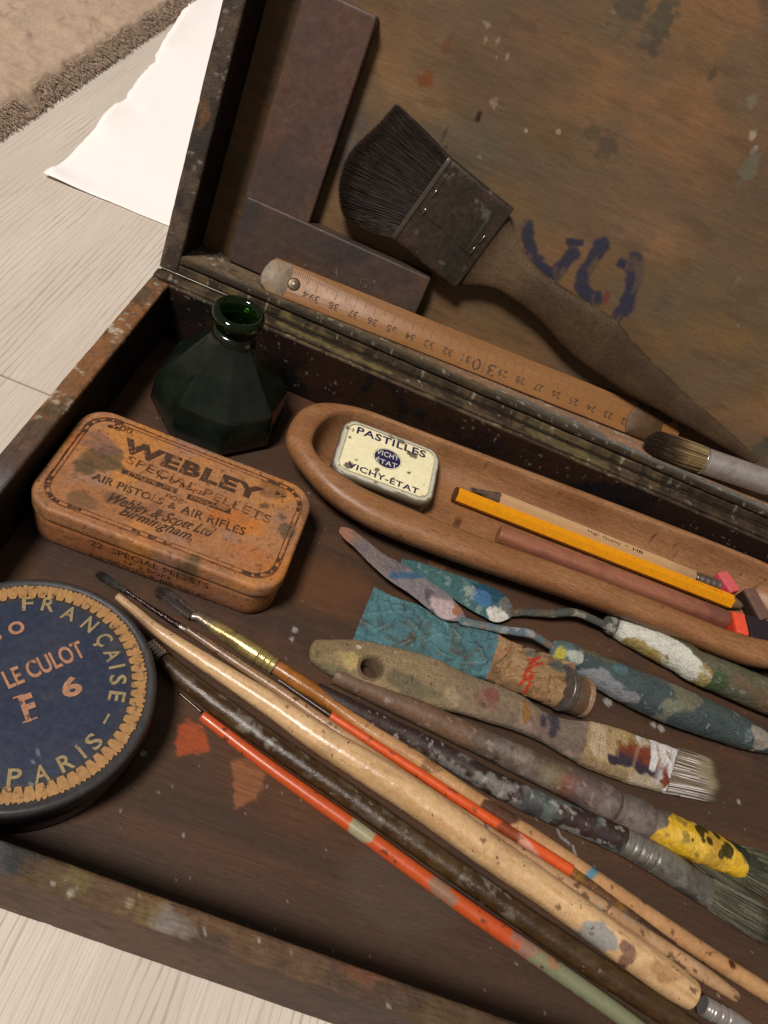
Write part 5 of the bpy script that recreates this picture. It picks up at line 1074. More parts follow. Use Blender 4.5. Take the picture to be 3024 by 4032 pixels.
# --- brass ferrule brush ---
def build_brass():
    f = [(8.421,-14.456,-2.989,0.211),(9.063,-14.643,-2.936,0.264),(9.911,-14.874,-2.895,0.305),(11.03,-15.161,-2.867,0.333),(11.71,-15.31,-2.885,0.315)]; p = [(11.731,-15.294,-2.926,0.274),(12.63,-15.528,-2.901,0.299),(13.619,-15.744,-2.91,0.29),(15.873,-16.367,-2.921,0.279),(17.529,-16.692,-2.913,0.287),(20.025,-17.34,-2.907,0.293),(22.34,-17.859,-2.9,0.3),(24.819,-18.507,-2.886,0.314),(27.856,-19.277,-2.889,0.311),(30.318,-19.865,-2.891,0.309),(31.909,-20.214,-2.892,0.308),(33.733,-20.631,-2.909,0.291)]
    p[0] = list(p[0]); o = brush('brass_ferrule_brush', 'long brush with shiny brass ferrule and ochre to pale wood handle', (p[3][0], p[3][1], ZF))
    (g,), (h,), (k_,), (m,) = [(24.82,-18.519)], [(21.026,-17.726)], [(30.303,-19.815)], [(18.354,-16.89)]
    def c(V, s, a):
        C = base(V, A(184, 138, 94)); C = lay(C, (1 - sm(s, .10, .2)), A(178, 118, 58)); C = lay(C, (1 - sm(s, .08, .2))*sm(fbm(V, 1.1, 4, 3), .4, .6)*.8, A(140, 84, 40)); C = lay(C, sm(fbm(V, .8, 4, 6), .45, .65)*.4, A(164, 114, 78))
        C = dotted(V, C, .75, .72, A(96, 62, 42), 3.4, 8); ax = np.array([.8, -.6]); C = lay(C, (1 - sm(np.abs((V[:, :2] - g) @ ax + (fbm(V, 2, 2, 3) - .5)*.15), .10, .16)), A(92, 128, 138)); C = lay(C, blob(V, h[0], h[1], .62, 3, 2.4, 1., .15, .4)*.9, A(70, 44, 38)); C = lay(C, blob(V, k_[0], k_[1], .14, 3, 3, .6, .2), A(84, 50, 34))
        return lay(C, blob(V, m[0], m[1], .5, 4, 3, 1.2, .2, .25)*.6, A(90, 56, 38))
    rod('handle', p, M_lacq, o, c, ends=(.05, .3), seg=26, wob=.015)
    pts = []; f = np.array(f)
    cc = catmull(f, 60)
    for i, q in enumerate(cc): s = i/59; q = q.copy(); q[3] *= 1 - .08*(abs(s - .80) < .012) - .08*(abs(s - .88) < .012) - .08*(abs(s - .95) < .012); pts.append(q)
    def cf(V, s, a): C = base(V, A(214, 184, 120)); C = lay(C, sm(fbm(V, 1.4, 4, 4), .5, .65)*.7, A(140, 110, 70)); return lay(C, (1 - sm(s, .1, .3)), A(150, 132, 110))
    rod('ferrule', pts, m_attr('brass', .24, (5, 5, 5), 1., .75, 1.1, .3, .03, metal=.7, spec=.6), o, cf, ends=(.02, .02), n=200, seg=30, flat=lambda s: .72 + .28*sm(s, .1, .5))
    a, b = f[0], f[1]; d = (a - b)[:3]; d /= np.linalg.norm(d)
    e = np.array([(8.134,-14.524,-3.02,0.18),(7.531,-14.301,-3.037,0.163),(7.011,-14.114,-3.109,0.091)])
    rod('paint_caked_neck', [np.r_[a[:3] + (0, 0, 0), a[3]], e[0]], m_plain('caked silver paint', A(120, 106, 96), .3, .4, metal=.5), o, None, flat=.7, n=10, wob=.06)
    bristle_tuft(o, e[0][:3], (e[2] - e[0])[:3], 1.75, .24, .14, 420, [A(66, 54, 48), A(52, 42, 38), A(90, 76, 68)], 5, .1, taper=.35, core=m_plain('bristle heart dark', A(50, 40, 34), .8))
build_brass()
# --- black handle, long silver ferrule, flat bristles ---
def build_black():
    p = [(13.458,-15.567,-2.926,0.274),(14.09,-15.676,-2.892,0.308),(15.675,-15.875,-2.875,0.325),(17.361,-16.034,-2.858,0.342),(19.188,-16.302,-2.807,0.393),(20.641,-16.572,-2.774,0.426),(21.938,-16.7,-2.74,0.46),(23.638,-16.802,-2.722,0.478),(24.968,-16.86,-2.712,0.488),(25.998,-16.921,-2.703,0.497)]
    f = [(25.993,-16.925,-2.695,0.505),(27.054,-17.083,-2.67,0.53),(28.375,-17.289,-2.636,0.564),(29.787,-17.513,-2.603,0.597)]; o = brush('flat_brush', 'flat brush with black paint-crusted handle, long ribbed silver ferrule and greyish flat bristles', (p[4][0], p[4][1], ZF))
    def c(V, s, a):
        C = base(V, A(62, 48, 44)); z = np.maximum(1 - sm(s, .03, .1), np.exp(-((s - .16)/.02)**2)*.8); z = np.maximum(z, sm(s, .28, .38)*.75); z = np.maximum(z, sm(s, .6, .75)*1.0)
        C = lay(C, sm(fbm(V, 1.8, 5, 4), .50, .60)*z*.9, A(132, 126, 118)); C = lay(C, sm(fbm(V, .9, 4, 14), .55, .66)*sm(s, .5, .65)*.8, A(78, 88, 80)); C = lay(C, sm(fbm(V, 1.6, 4, 24), .56, .64)*sm(s, .6, .7)*.6, A(60, 48, 54)); return dotted(V, C, .7, .7, A(160, 152, 142), 4, 6)
    rod('handle', p, M_paintwood, o, c, ends=(.2, .02), seg=30, wob=.07)
    cc = catmull(np.array(f), 80); pts = []
    for i, q in enumerate(cc): s = i/79; q = q.copy(); q[3] *= 1 - .05*(min(abs(s - k) for k in (.08, .16, .24, .32)) < .01); pts.append(q)
    fl_ = lambda s: 1 - .52*sm(s, .3, 1)
    cc2 = [np.r_[q[:2], q[2] - q[3]*.5*float(sm(np.array([i/79]), .3, 1)[0]), q[3]] for i, q in enumerate(pts)]
    def cf(V, s, a): C = base(V, A(132, 124, 112)); C = lay(C, sm(fbm(V, 1.0, 4, 4), .46, .6)*.7, A(104, 96, 88)); C = lay(C, sm(fbm(V, 1.7, 4, 8), .55, .65)*sm(s, .5, .7)*.8, A(74, 70, 66)); return C
    rod('ferrule', cc2, m_attr('old silver ferrule', .34, (5, 5, 5), 1., .7, 1.15, .4, .04, metal=.35, spec=.6), o, cf, ends=(.02, .02), n=240, seg=40, flat=fl_, e=2.3)
    a, b = cc2[-1], cc2[-4]; d = (a - b)[:3]; d[2] = 0; d /= np.linalg.norm(d)
    bristle_tuft(o, a[:3] - d*.05, d, 2.6, a[3]*.98, a[3]*.42, 2600, [A(104, 98, 78), A(84, 78, 62), A(120, 114, 94), A(66, 62, 52)], 6, .08, taper=.06, e=6, core=m_plain('bristle heart grey', A(70, 64, 52), .8))
build_black()
# --- brown thick handle with yellow paint ---
def build_brown():
    p = [(13.907,-14.761,-2.869,0.331),(15.389,-14.856,-2.816,0.384),(17.091,-14.982,-2.763,0.437),(18.747,-15.12,-2.728,0.472),(20.407,-15.258,-2.692,0.508),(22.122,-15.421,-2.64,0.56),(23.718,-15.554,-2.587,0.613),(24.819,-15.715,-2.553,0.647),(25.497,-15.821,-2.536,0.664)]
    f = [(25.497,-15.821,-2.536,0.664),(25.771,-15.821,-2.57,0.63),(26.652,-15.943,-2.501,0.699),(26.88,-15.954,-2.552,0.648),(27.731,-16.028,-2.5,0.7),(29.334,-16.066,-2.532,0.668),(30.964,-16.113,-2.582,0.618)]
    o = brush('round_brush', 'thick brown stained brush whose ferrule is caked in bright yellow paint', (p[4][0], p[4][1], ZF))
    (g,), (h,), (k_,) = [(20.648,-15.371)], [(23.75,-15.956)], [(22.683,-15.959)]
    def c(V, s, a):
        C = base(V, A(120, 92, 70)); C = lay(C, sm(fbm(V, .6, 4, 3, (1, 1, 1)), .42, .6)*.7, A(104, 78, 62)); C = lay(C, sm(s, .42, .55)*.8, A(90, 78, 66)); C = lay(C, blob(V, g[0], g[1], .22, 3, 3, .6, .2, .5)*.8, A(70, 60, 52)); C = lay(C, blob(V, h[0], h[1], .9, 4, 1.5, .6, .3, .5)*.8, A(122, 76, 62)); C = lay(C, blob(V, k_[0], k_[1], .5, 5, 2, .6, .3)*.7, A(116, 104, 74))
        C = lay(C, sm(s, .8, .88)*.8, A(92, 80, 74)); C = lay(C, sm(fbm(V, 1.8, 4, 23), .5, .66)*sm(s, .5, .6)*.5, A(140, 122, 110)); return dotted(V, C, .6, .7, A(150, 130, 116), 3.5, 7)
    rod('handle', p, M_paintwood, o, c, ends=(.05, .02), seg=34, wob=.03)
    holes = [(29.609,-15.631),(30.008,-16.093),(29.151,-16.054),(28.779,-15.992),(28.392,-16.292),(29.696,-16.317),(28.961,-15.59),(28.734,-15.815),(28.851,-16.158)]; rr = (.16, .30, .15, .12, .06, .16, .2, .2, .1)
    x0 = [(27.65,-15.463),(26.968,-16.801)]; x1 = [(29.785,-15.443),(30.219,-16.109),(30.88,-16.493)]
    def cf(V, s, a):
        C = base(V, A(104, 92, 84)); C = lay(C, sm(fbm(V, 1.3, 4, 4), .45, .6)*.7, A(124, 108, 96)); C = lay(C, sm(fbm(V, 2, 4, 14), .5, .65)*.6, A(84, 70, 68))
        n_ = (fbm(V, 1.4, 4, 6) - .5)*1.3; A0, B0 = map(np.array, x0); d = np.array([B0[1] - A0[1], A0[0] - B0[0]]); d = -d/np.linalg.norm(d); u = (V[:, :2] - A0) @ (d if d[0] > 0 else -d) + n_
        ye = sm(u, 0, .08); A1, B1 = map(np.array, (x1[0], x1[2])); d1 = np.array([B1[1] - A1[1], A1[0] - B1[0]]); d1 = d1/np.linalg.norm(d1); d1 = d1 if d1[0] > 0 else -d1; u1 = (V[:, :2] - A1) @ d1 + n_*.7; ye = ye*(1 - sm(u1, 0, .08))
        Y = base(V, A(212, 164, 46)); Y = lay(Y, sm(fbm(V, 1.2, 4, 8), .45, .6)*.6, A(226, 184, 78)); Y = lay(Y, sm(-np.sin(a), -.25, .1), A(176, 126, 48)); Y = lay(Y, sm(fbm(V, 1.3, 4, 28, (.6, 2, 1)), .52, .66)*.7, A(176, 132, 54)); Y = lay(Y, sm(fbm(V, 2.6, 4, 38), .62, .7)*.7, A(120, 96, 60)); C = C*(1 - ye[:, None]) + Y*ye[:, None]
        C = lay(C, sm(u1, .05, .12), A(56, 56, 44)); 
        for q, r in zip(holes, rr): C = lay(C, blob(V, q[0], q[1], r, int(r*500), 4, .5, .1)*(np.sin(a) > 0), A(74, 62, 34))
        return C
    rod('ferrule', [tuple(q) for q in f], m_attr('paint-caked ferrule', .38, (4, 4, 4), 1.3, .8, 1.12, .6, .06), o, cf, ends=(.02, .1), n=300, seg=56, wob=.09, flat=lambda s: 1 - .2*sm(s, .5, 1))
    a, b = np.array(f[-1]), np.array(f[-2]); d = (a - b)[:3]; d /= np.linalg.norm(d)
    bristle_tuft(o, a[:3] - d*.5, d, 2.5, a[3]*.98, a[3]*.7, 1500, [A(76, 74, 56), A(58, 58, 46), A(124, 118, 96), A(96, 92, 72)], 9, .55, taper=.25, core=m_plain('bristle heart green', A(54, 54, 42), .8))
    bristle_tuft(o, a[:3] - d*1.9 + np.array([0, -.35, -.2]), d + np.array([0, -.14, 0]), 3.0, .35, .2, 200, [A(110, 104, 84), A(84, 80, 62)], 19, .8, taper=.4)
build_brown()
# --- flat handled brush with thumb hole ---
def build_hole():
    z0 = -2.3; E = [(12.897,-13.603),(13.562,-13.359),(14.313,-13.088),(15.356,-12.914),(16.419,-12.764),(17.591,-12.663),(18.819,-12.805),(19.852,-12.79),(20.717,-12.767),(21.511,-12.847),(22.096,-13.013)]
    D_ = [(13.02,-14.584),(13.664,-14.817),(14.485,-14.901),(15.359,-14.878),(16.23,-14.816),(17.174,-14.682),(18.14,-14.603),(19.105,-14.467),(20.093,-14.394),(20.835,-14.311),(21.461,-14.258)]
    E2 = [(21.847,-13.233),(22.691,-13.057),(23.495,-12.909),(24.354,-12.636)]; D2 = [(21.661,-14.241),(22.302,-14.245),(23.205,-14.385),(24.087,-14.531)]
    o = brush('thumb_hole_brush', 'flat pale-handled brush with a round hole in its end and white paint on its bristles', (E[4][0], E[4][1], ZF))
    L = list(E) + list(E2[1:]); Rr = list(D_) + list(D2[1:]); k = len(L)
    (hc,), (hx,) = [(15.097,-14.182)], [(15.478,-14.018)]; hr = .5*(np.hypot(hx[0] - hc[0], hx[1] - hc[1]))*2*.98
    tabs = [([(14.277,-14.153)][0], .45, .35, (206, 178, 112), 3), ([(18.413,-14.083)][0], .35, .3, (184, 160, 124), 3), ([(19.65,-13.705)][0], .6, .4, (150, 112, 92), 1.5), ([(19.944,-13.405)][0], .3, .3, (150, 92, 78), 2), ([(21.456,-13.496)][0], .2, .45, (166, 112, 52), 3), ([(22.728,-13.474)][0], .3, .5, (62, 58, 72), 3), ([(22.239,-13.619)][0], .2, .35, (66, 62, 76), 3),
            ([(23.633,-13.419)][0], .7, .4, (142, 120, 104), 2), ([(14.424,-13.496)][0], .1, .07, (220, 205, 175), 5), ([(15.849,-13.145)][0], .07, .07, (190, 170, 130), 5), ([(12.908,-14.167)][0], .5, .5, (150, 128, 88), 1), ([(13.664,-14.817)][0], .9, .3, (128, 120, 88), 1.5), ([(16.778,-14.37)][0], 1.2, .35, (124, 112, 86), 1.5)]
    def c(V, s, t, u):
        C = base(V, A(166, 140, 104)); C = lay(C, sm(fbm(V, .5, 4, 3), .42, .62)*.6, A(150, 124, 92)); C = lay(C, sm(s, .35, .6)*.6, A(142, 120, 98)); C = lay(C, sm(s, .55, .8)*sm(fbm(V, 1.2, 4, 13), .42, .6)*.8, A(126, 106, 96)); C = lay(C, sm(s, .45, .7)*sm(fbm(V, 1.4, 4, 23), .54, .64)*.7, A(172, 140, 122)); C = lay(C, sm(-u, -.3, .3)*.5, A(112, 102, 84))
        for (p, r, ry, cc, ns) in tabs: C = lay(C, blob(V, p[0], p[1], r, int(p[0]*37) % 83, ns, .7, .18, ry)*.85, A(*cc))
        return dotted(V, C, .7, .72, A(100, 84, 64), 4, 8)
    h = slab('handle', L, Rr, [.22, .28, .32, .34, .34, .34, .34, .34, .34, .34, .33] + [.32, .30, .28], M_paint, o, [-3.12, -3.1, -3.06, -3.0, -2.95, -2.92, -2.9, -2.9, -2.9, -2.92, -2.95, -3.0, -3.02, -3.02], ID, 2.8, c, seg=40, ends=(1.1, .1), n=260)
    # thumb hole: cut with a boolean, then a worn countersunk ring
    a = np.linspace(0, 2*np.pi, 40, endpoint=False)
    R = [np.c_[hc[0] + r*np.cos(a), hc[1] + r*np.sin(a), np.full(40, z)] for r, z in ((hr*1.0, ZF - .2), (hr*1.0, -2.42), (hr*1.30, -2.20), (hr*1.30, -2.0))]
    V, F = rings(R); cut = mk('cutter', V, F, None, None, False); b = h.modifiers.new('hole', 'BOOLEAN'); b.object = cut; b.operation = 'DIFFERENCE'; b.solver = 'EXACT'
    bpy.context.view_layer.update(); dg = bpy.context.evaluated_depsgraph_get(); me = bpy.data.meshes.new_from_object(h.evaluated_get(dg)); h.modifiers.clear(); h.data = me; bpy.data.objects.remove(cut)
    if 'Col' in me.color_attributes:
        n = len(me.vertices); co = np.empty(n*3); me.vertices.foreach_get('co', co); co = co.reshape(-1, 3) + np.array(ORG[h.name]); cc = np.empty(n*4); me.color_attributes['Col'].data.foreach_get('color', cc); cc = cc.reshape(-1, 4)
        d = np.hypot(co[:, 0] - hc[0], co[:, 1] - hc[1]); m = (d < hr*1.33); cc[m, :3] = A(128, 104, 78); cc[:, 3] = 1; me.color_attributes['Col'].data.foreach_set('color', cc.ravel())
    # ferrule
    E = [(24.354,-12.636),(24.921,-12.544),(25.806,-12.401),(26.753,-12.371)]; D2 = [(24.088,-14.55),(24.824,-14.559),(25.502,-14.553),(26.253,-14.502)]
    FW = dict(w=[(26.572,-12.514),(26.716,-12.795),(26.887,-13.063),(27.0,-13.295)], w2=[(27.234,-12.395),(27.26,-12.752),(27.342,-13.109),(27.224,-13.59)], w3=[(27.524,-12.367),(27.801,-12.933),(28.077,-13.321),(28.403,-13.791),(28.055,-14.131)], w4=[(27.814,-12.311),(28.274,-12.471),(28.431,-12.968),(28.519,-13.694)], r=[(25.988,-13.465),(26.492,-13.326),(27.113,-13.361),(27.785,-13.701)], b=[(25.334,-13.987),(25.994,-13.815),(26.774,-13.76),(27.502,-13.807)], h=[(25.209,-12.797),(25.237,-13.591),(25.644,-13.158),(26.204,-12.883)], c=[(24.671,-12.756),(24.721,-13.845)])
    def cf(V, s, t, u):
        C = base(V, A(196, 164, 116)); C = lay(C, sm(fbm(V, 1.2, 4, 4), .5, .65)*.6, A(170, 136, 90)); P = V[:, :2]
        C = lay(C, stroke(P, FW['c'], .34, 3, .2, .4, 3)*.8, A(206, 178, 146)); C = lay(C, sm(-t if False else t, .62, .8)*.8, A(150, 122, 92))
        C = lay(C, stroke(P, FW['r'], .42, 5, .3, .7, 3), A(138, 68, 44)); C = lay(C, stroke(P, FW['b'], .2, 6, .25, .7, 3), A(70, 56, 66))
        for q in FW['h']: C = lay(C, blob(V, q[0], q[1], .13, 4, 4, .6, .2)*.8, A(136, 98, 56))
        for k in ('w', 'w2'): C = lay(C, stroke(P, FW[k], .15, 7, .15, .5, 4), A(238, 226, 216))
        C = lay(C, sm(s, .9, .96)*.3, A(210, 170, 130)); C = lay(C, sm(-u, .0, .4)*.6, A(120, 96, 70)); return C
    slab('ferrule', E, D2, [.30, .31, .30, .27], M_paint, o, [-3.05, -3.06, -3.08, -3.1], ID, 4, cf, seg=60, n=120, ends=(.3, .2), disp=lambda V, s, t, u: np.c_[V[:, 0]*0, V[:, 0]*0, (fbm(V, 2.6, 4, 3) - .5)*.16 - .05*np.exp(-((s - .26)/.02)**2)*(u > 0)])
    E = [(26.595,-12.371),(27.549,-12.268),(28.511,-12.185),(29.211,-12.143)]; D3 = [(26.123,-14.512),(26.908,-14.411),(27.926,-14.245),(28.751,-14.115)]
    tip_t = np.array([(30.259,-12.015),(30.387,-12.361),(30.404,-12.712),(30.557,-12.957),(30.516,-13.222),(30.298,-13.577),(30.325,-13.781)]); tl = catmull(np.c_[tip_t, np.zeros(7)], 100)[:, :2]
    def cb(V, s, t, u):
        C = base(V, A(196, 172, 140)); P = V[:, :2]; C = lay(C, stroke(P, FW['r'], .5, 5, .3, .7, 3), A(138, 68, 44)); C = lay(C, stroke(P, FW['b'], .24, 6, .25, .7, 3), A(70, 56, 66)); 
        for k, w_ in (('w2', .15), ('w3', .17), ('w4', .16)): C = lay(C, stroke(P, FW[k], w_, 7, .15, .5, 3), A(240, 228, 220))
        C = lay(C, sm(s, .38, .6)*sm(fbm(V, 2., 3, 7), .36, .5), A(240, 228, 220)); C = lay(C, sm(s, .74, .95)*sm(fbm(V, 2.2, 3, 17, (1, 4, 1)), .42, .55), A(112, 94, 84)); return C
    slab('painted_bristle_base', E, D3, [.27, .25, .21, .15], M_paint, o, [-3.1, -3.12, -3.14, -3.15], ID, 4, cb, seg=60, n=100, ends=(.1, .4), disp=lambda V, s, t, u: np.c_[V[:, 0]*0, V[:, 0]*0, (fbm(V, 3, 4, 3) - .5)*.14])
    r = random.Random(4); it = []; A0, B0 = np.array(E[2]), np.array(D3[2])
    for k in range(2200):
        t = r.random(); q = r.random(); root = A0*(1 - t) + B0*t; e_ = tl[int(np.clip(t + r.gauss(0, .02), 0, 1)*99)]; f = 1 - abs(r.gauss(0, .04)); e_ = root + (e_ - root)*f
        zr = -3.08 + .42*q; ze = -3.1 + .30*q; m = (root + e_)/2 + (r.gauss(0, .02), r.gauss(0, .02)); w_ = r.random(); col = A(222, 208, 200) if w_ < .34 else (A(84, 68, 64) if w_ < .62 else A(136, 118, 94))
        it.append(((*root, zr), (*m, (zr + ze)/2 + .04), (*e_, ze), .02, col))
    s = strands('bristles', it, m_attr('bristle', .6, (10, 10, 10), 1., .85, 1.1, .1, .01, spec=.3), o, 3, 6, True)
    me = s.data; n = len(me.vertices); co = np.empty(n*3); me.vertices.foreach_get('co', co); co = co.reshape(-1, 3) + np.array(ORG[o.name]); mid = (A0 + B0)/2; ax = tl.mean(0) - mid; Ln = np.linalg.norm(ax); ax /= Ln; x = (co[:, :2] - mid) @ ax/Ln
    c_ = np.empty(n*4); me.color_attributes['Col'].data.foreach_get('color', c_); c_ = c_.reshape(-1, 4); m = sm(x + (vn(co*4, 4) - .5)*.3, .58, .75)[:, None]; c_[:, :3] = c_[:, :3]*(1 - m) + A(158, 138, 108)*m
    m = .0*(1 - sm(x + (vn(co*3, 9) - .5)*.3, .12, .30))[:, None]; c_[:, :3] = c_[:, :3]*(1 - m) + A(238, 226, 218)*m; me.color_attributes['Col'].data.foreach_set('color', c_.ravel())
build_hole()
# ======================= paint tube =======================
def build_tube():
    z0 = -2.75; E = [(14.413,-10.042),(15.385,-10.219),(16.383,-10.235),(17.5,-10.365),(18.597,-10.381),(19.787,-10.358),(20.722,-10.452),(21.557,-10.469),(22.392,-10.447),(23.281,-10.464)]; D_ = [(14.209,-12.862),(15.072,-12.859),(16.089,-12.837),(17.026,-12.806),(17.96,-12.732),(18.998,-12.709),(19.726,-12.616),(20.735,-12.602),(21.713,-12.64),(22.739,-12.678)]
    o = thing('paint_tube', 'crumpled squeezed paint tube, teal with a stained cream label, under the palette knife', 'paint tube', (E[4][0], E[4][1], ZF))
    (e1,), (e2,) = [(19.88,-10.368)], [(19.704,-12.644)]
    red = [[(21.162,-11.337),(21.668,-11.02)], [(21.668,-11.02),(21.348,-11.393)], [(21.348,-11.393),(21.74,-11.359)], [(21.74,-11.359),(21.241,-11.708)], [(21.378,-11.82),(21.256,-11.835),(21.148,-11.975),(21.165,-12.118),(21.291,-12.14),(21.401,-12.018),(21.378,-11.82)], [(21.46,-12.069),(21.197,-12.236),(21.063,-12.441)], [(21.448,-12.279),(21.364,-12.463),(21.397,-12.596)]]
    ru = lambda V, s: np.abs(fbm(V, .75, 4, 31) - .5)*2
    crease = [[(14.153,-11.809),(14.972,-12.13),(15.588,-11.45),(16.349,-11.704),(17.045,-12.08)], [(16.969,-11.722),(17.7,-11.395),(18.311,-11.321)], [(17.087,-11.866),(17.616,-12.312),(18.426,-12.437),(19.094,-12.244),(19.924,-11.887)], [(15.081,-10.449),(15.342,-11.157),(16.066,-11.23),(16.869,-11.668)], [(16.88,-10.443),(17.656,-10.707),(18.294,-11.229)], [(18.294,-11.229),(18.973,-11.523),(19.533,-11.669)], [(16.018,-12.535),(16.588,-11.991),(16.969,-11.722)], [(14.168,-11.702),(15.16,-11.139),(16.144,-10.785)]]
    crl = [[(20.031,-12.599),(20.758,-12.105),(21.567,-12.142),(22.456,-12.053),(22.923,-12.234)], [(20.554,-12.566),(21.365,-12.691),(22.157,-12.641)]]
    def disp(V, s, t, u):
        d = (fbm(V, 1.0, 4, 3) - .5)*.35*sm(s, .0, .15)*(1 - sm(s, .9, 1)); P = V[:, :2]; top = (u > 0)
        for c in crease: m = np.min([seg_d(P, c[i], c[i + 1]) for i in range(len(c) - 1)], axis=0); d = d + top*.12*np.exp(-(m/.10)**2) - top*.08*np.exp(-(m/.32)**2)
        for c in crl: m = np.min([seg_d(P, c[i], c[i + 1]) for i in range(len(c) - 1)], axis=0); d = d - top*.2*np.exp(-(m/.12)**2)
        d = d - top*sm(s, .55, .62)*(1 - sm(s, .94, 1))*.34*(1 - sm(np.abs(fbm(V, 1.5, 3, 61, (.7, 1.4, 1)) - .5), .0, .10)) - top*(1 - sm(s, .55, .62))*.10*(1 - sm(np.abs(fbm(V, 1.1, 3, 64) - .5), .0, .08))
        return np.c_[V[:, 0]*0, V[:, 0]*0, np.maximum(d, -.3)]
    def c(V, s, t, u):
        P = V[:, :2]; A1, B1 = np.array(e1), np.array(e2); d = np.array([A1[1] - B1[1], B1[0] - A1[0]]); d /= np.linalg.norm(d); d = d if d[0] > 0 else -d; x = (P - A1) @ d
        C = base(V, A(100, 140, 142)); C = lay(C, sm(fbm(V, .8, 4, 4), .42, .6)*.7, A(84, 118, 122)); C = lay(C, sm(fbm(V, 1.6, 4, 14), .58, .68)*.6, A(92, 96, 84)); C = lay(C, sm(fbm(V, 2.2, 4, 24), .62, .7)*.7, A(104, 78, 62)); C = lay(C, (1 - sm(t, -1., -.6))*0, A(0, 0, 0))
        for cc in crease: m = np.min([seg_d(P, cc[i], cc[i + 1]) for i in range(len(cc) - 1)], axis=0); C = lay(C, np.exp(-(m/.035)**2)*sm(fbm(V, 2.5, 3, 51), .35, .6)*.55*(u > 0), A(146, 168, 160))
        K = base(V, A(192, 152, 108)); K = lay(K, sm(fbm(V, 1.1, 4, 5), .45, .62)*.6, A(162, 122, 82)); K = lay(K, sm(fbm(V, 1.8, 4, 15), .56, .66)*.7, A(126, 92, 64)); K = lay(K, sm(t, .55, .9)*.5, A(132, 96, 66))
        for r in red: K = lay(K, stroke(P, r, .062, 3, .3, .2)*(u > 0), A(206, 72, 46))
        m = sm(x, 0, .05); C = C*(1 - m[:, None]) + K*m[:, None]; (b,) = [(22.541,-11.146)]; C = lay(C, blob(V, b[0], b[1], .36, 4, 2.5, .6, .15)*.85, A(88, 96, 92)); (b,) = [(21.422,-10.876)]; return lay(C, blob(V, b[0], b[1], .25, 4, 2.5, .6, .15)*.8, A(110, 112, 104))
    slab('tube_body', E, D_, [.05, .14, .24, .32, .40, .46, .52, .58, .64, .70], M_paint, o, ZF + .02, ID, 2.3, c, seg=110, n=260, disp=disp, ends=(.3, .3))
    pr = Print(); a = [(20.322,-10.749),(20.228,-11.51),(20.456,-10.73)]; b = [(19.892,-11.218),(19.793,-11.939),(20.024,-11.199)]; up = lambda P: np.c_[P, np.full(len(P), -2.12)]
    pr.text('COUL', *a, up); pr.text('OIL CO', *b, up); pr.link_each('red_print', m_plain('red label print', A(190, 84, 60), .5, wear=(A(180, 140, 100), .5)), o)
    q = [(22.81,-11.943,-2.252,0.948),(23.102,-11.891,-2.302,0.898)]; w_ = np.array([(22.976,-11.882,-2.369,0.831),(23.698,-11.845,-2.407,0.793),(23.979,-11.814,-2.426,0.774)])
    rod('shoulder_ring', [(x, y, z + .05, r*.98) for x, y, z, r in q], m_plain('grey metal shoulder', A(120, 110, 100), .35, .3, metal=.6), o, None, seg=48, n=12, ends=(.05, .05))
    rod('cap', [tuple(v) for v in w_], m_attr('brown tube cap', .35, (4, 4, 4), 1., .7, 1.2, .4, .04), o, lambda V, s, a: lay(lay(base(V, A(100, 76, 58)), sm(fbm(V, 1.5, 4, 3), .45, .6)*.8, A(140, 108, 76)), sm(s, .8, .82), A(152, 120, 98)), seg=60, n=60, ends=(.02, .03), prof=lambda s: 1 + .008*np.sin(s*60)*(s < .75) + .05*(s > .8))
build_tube()
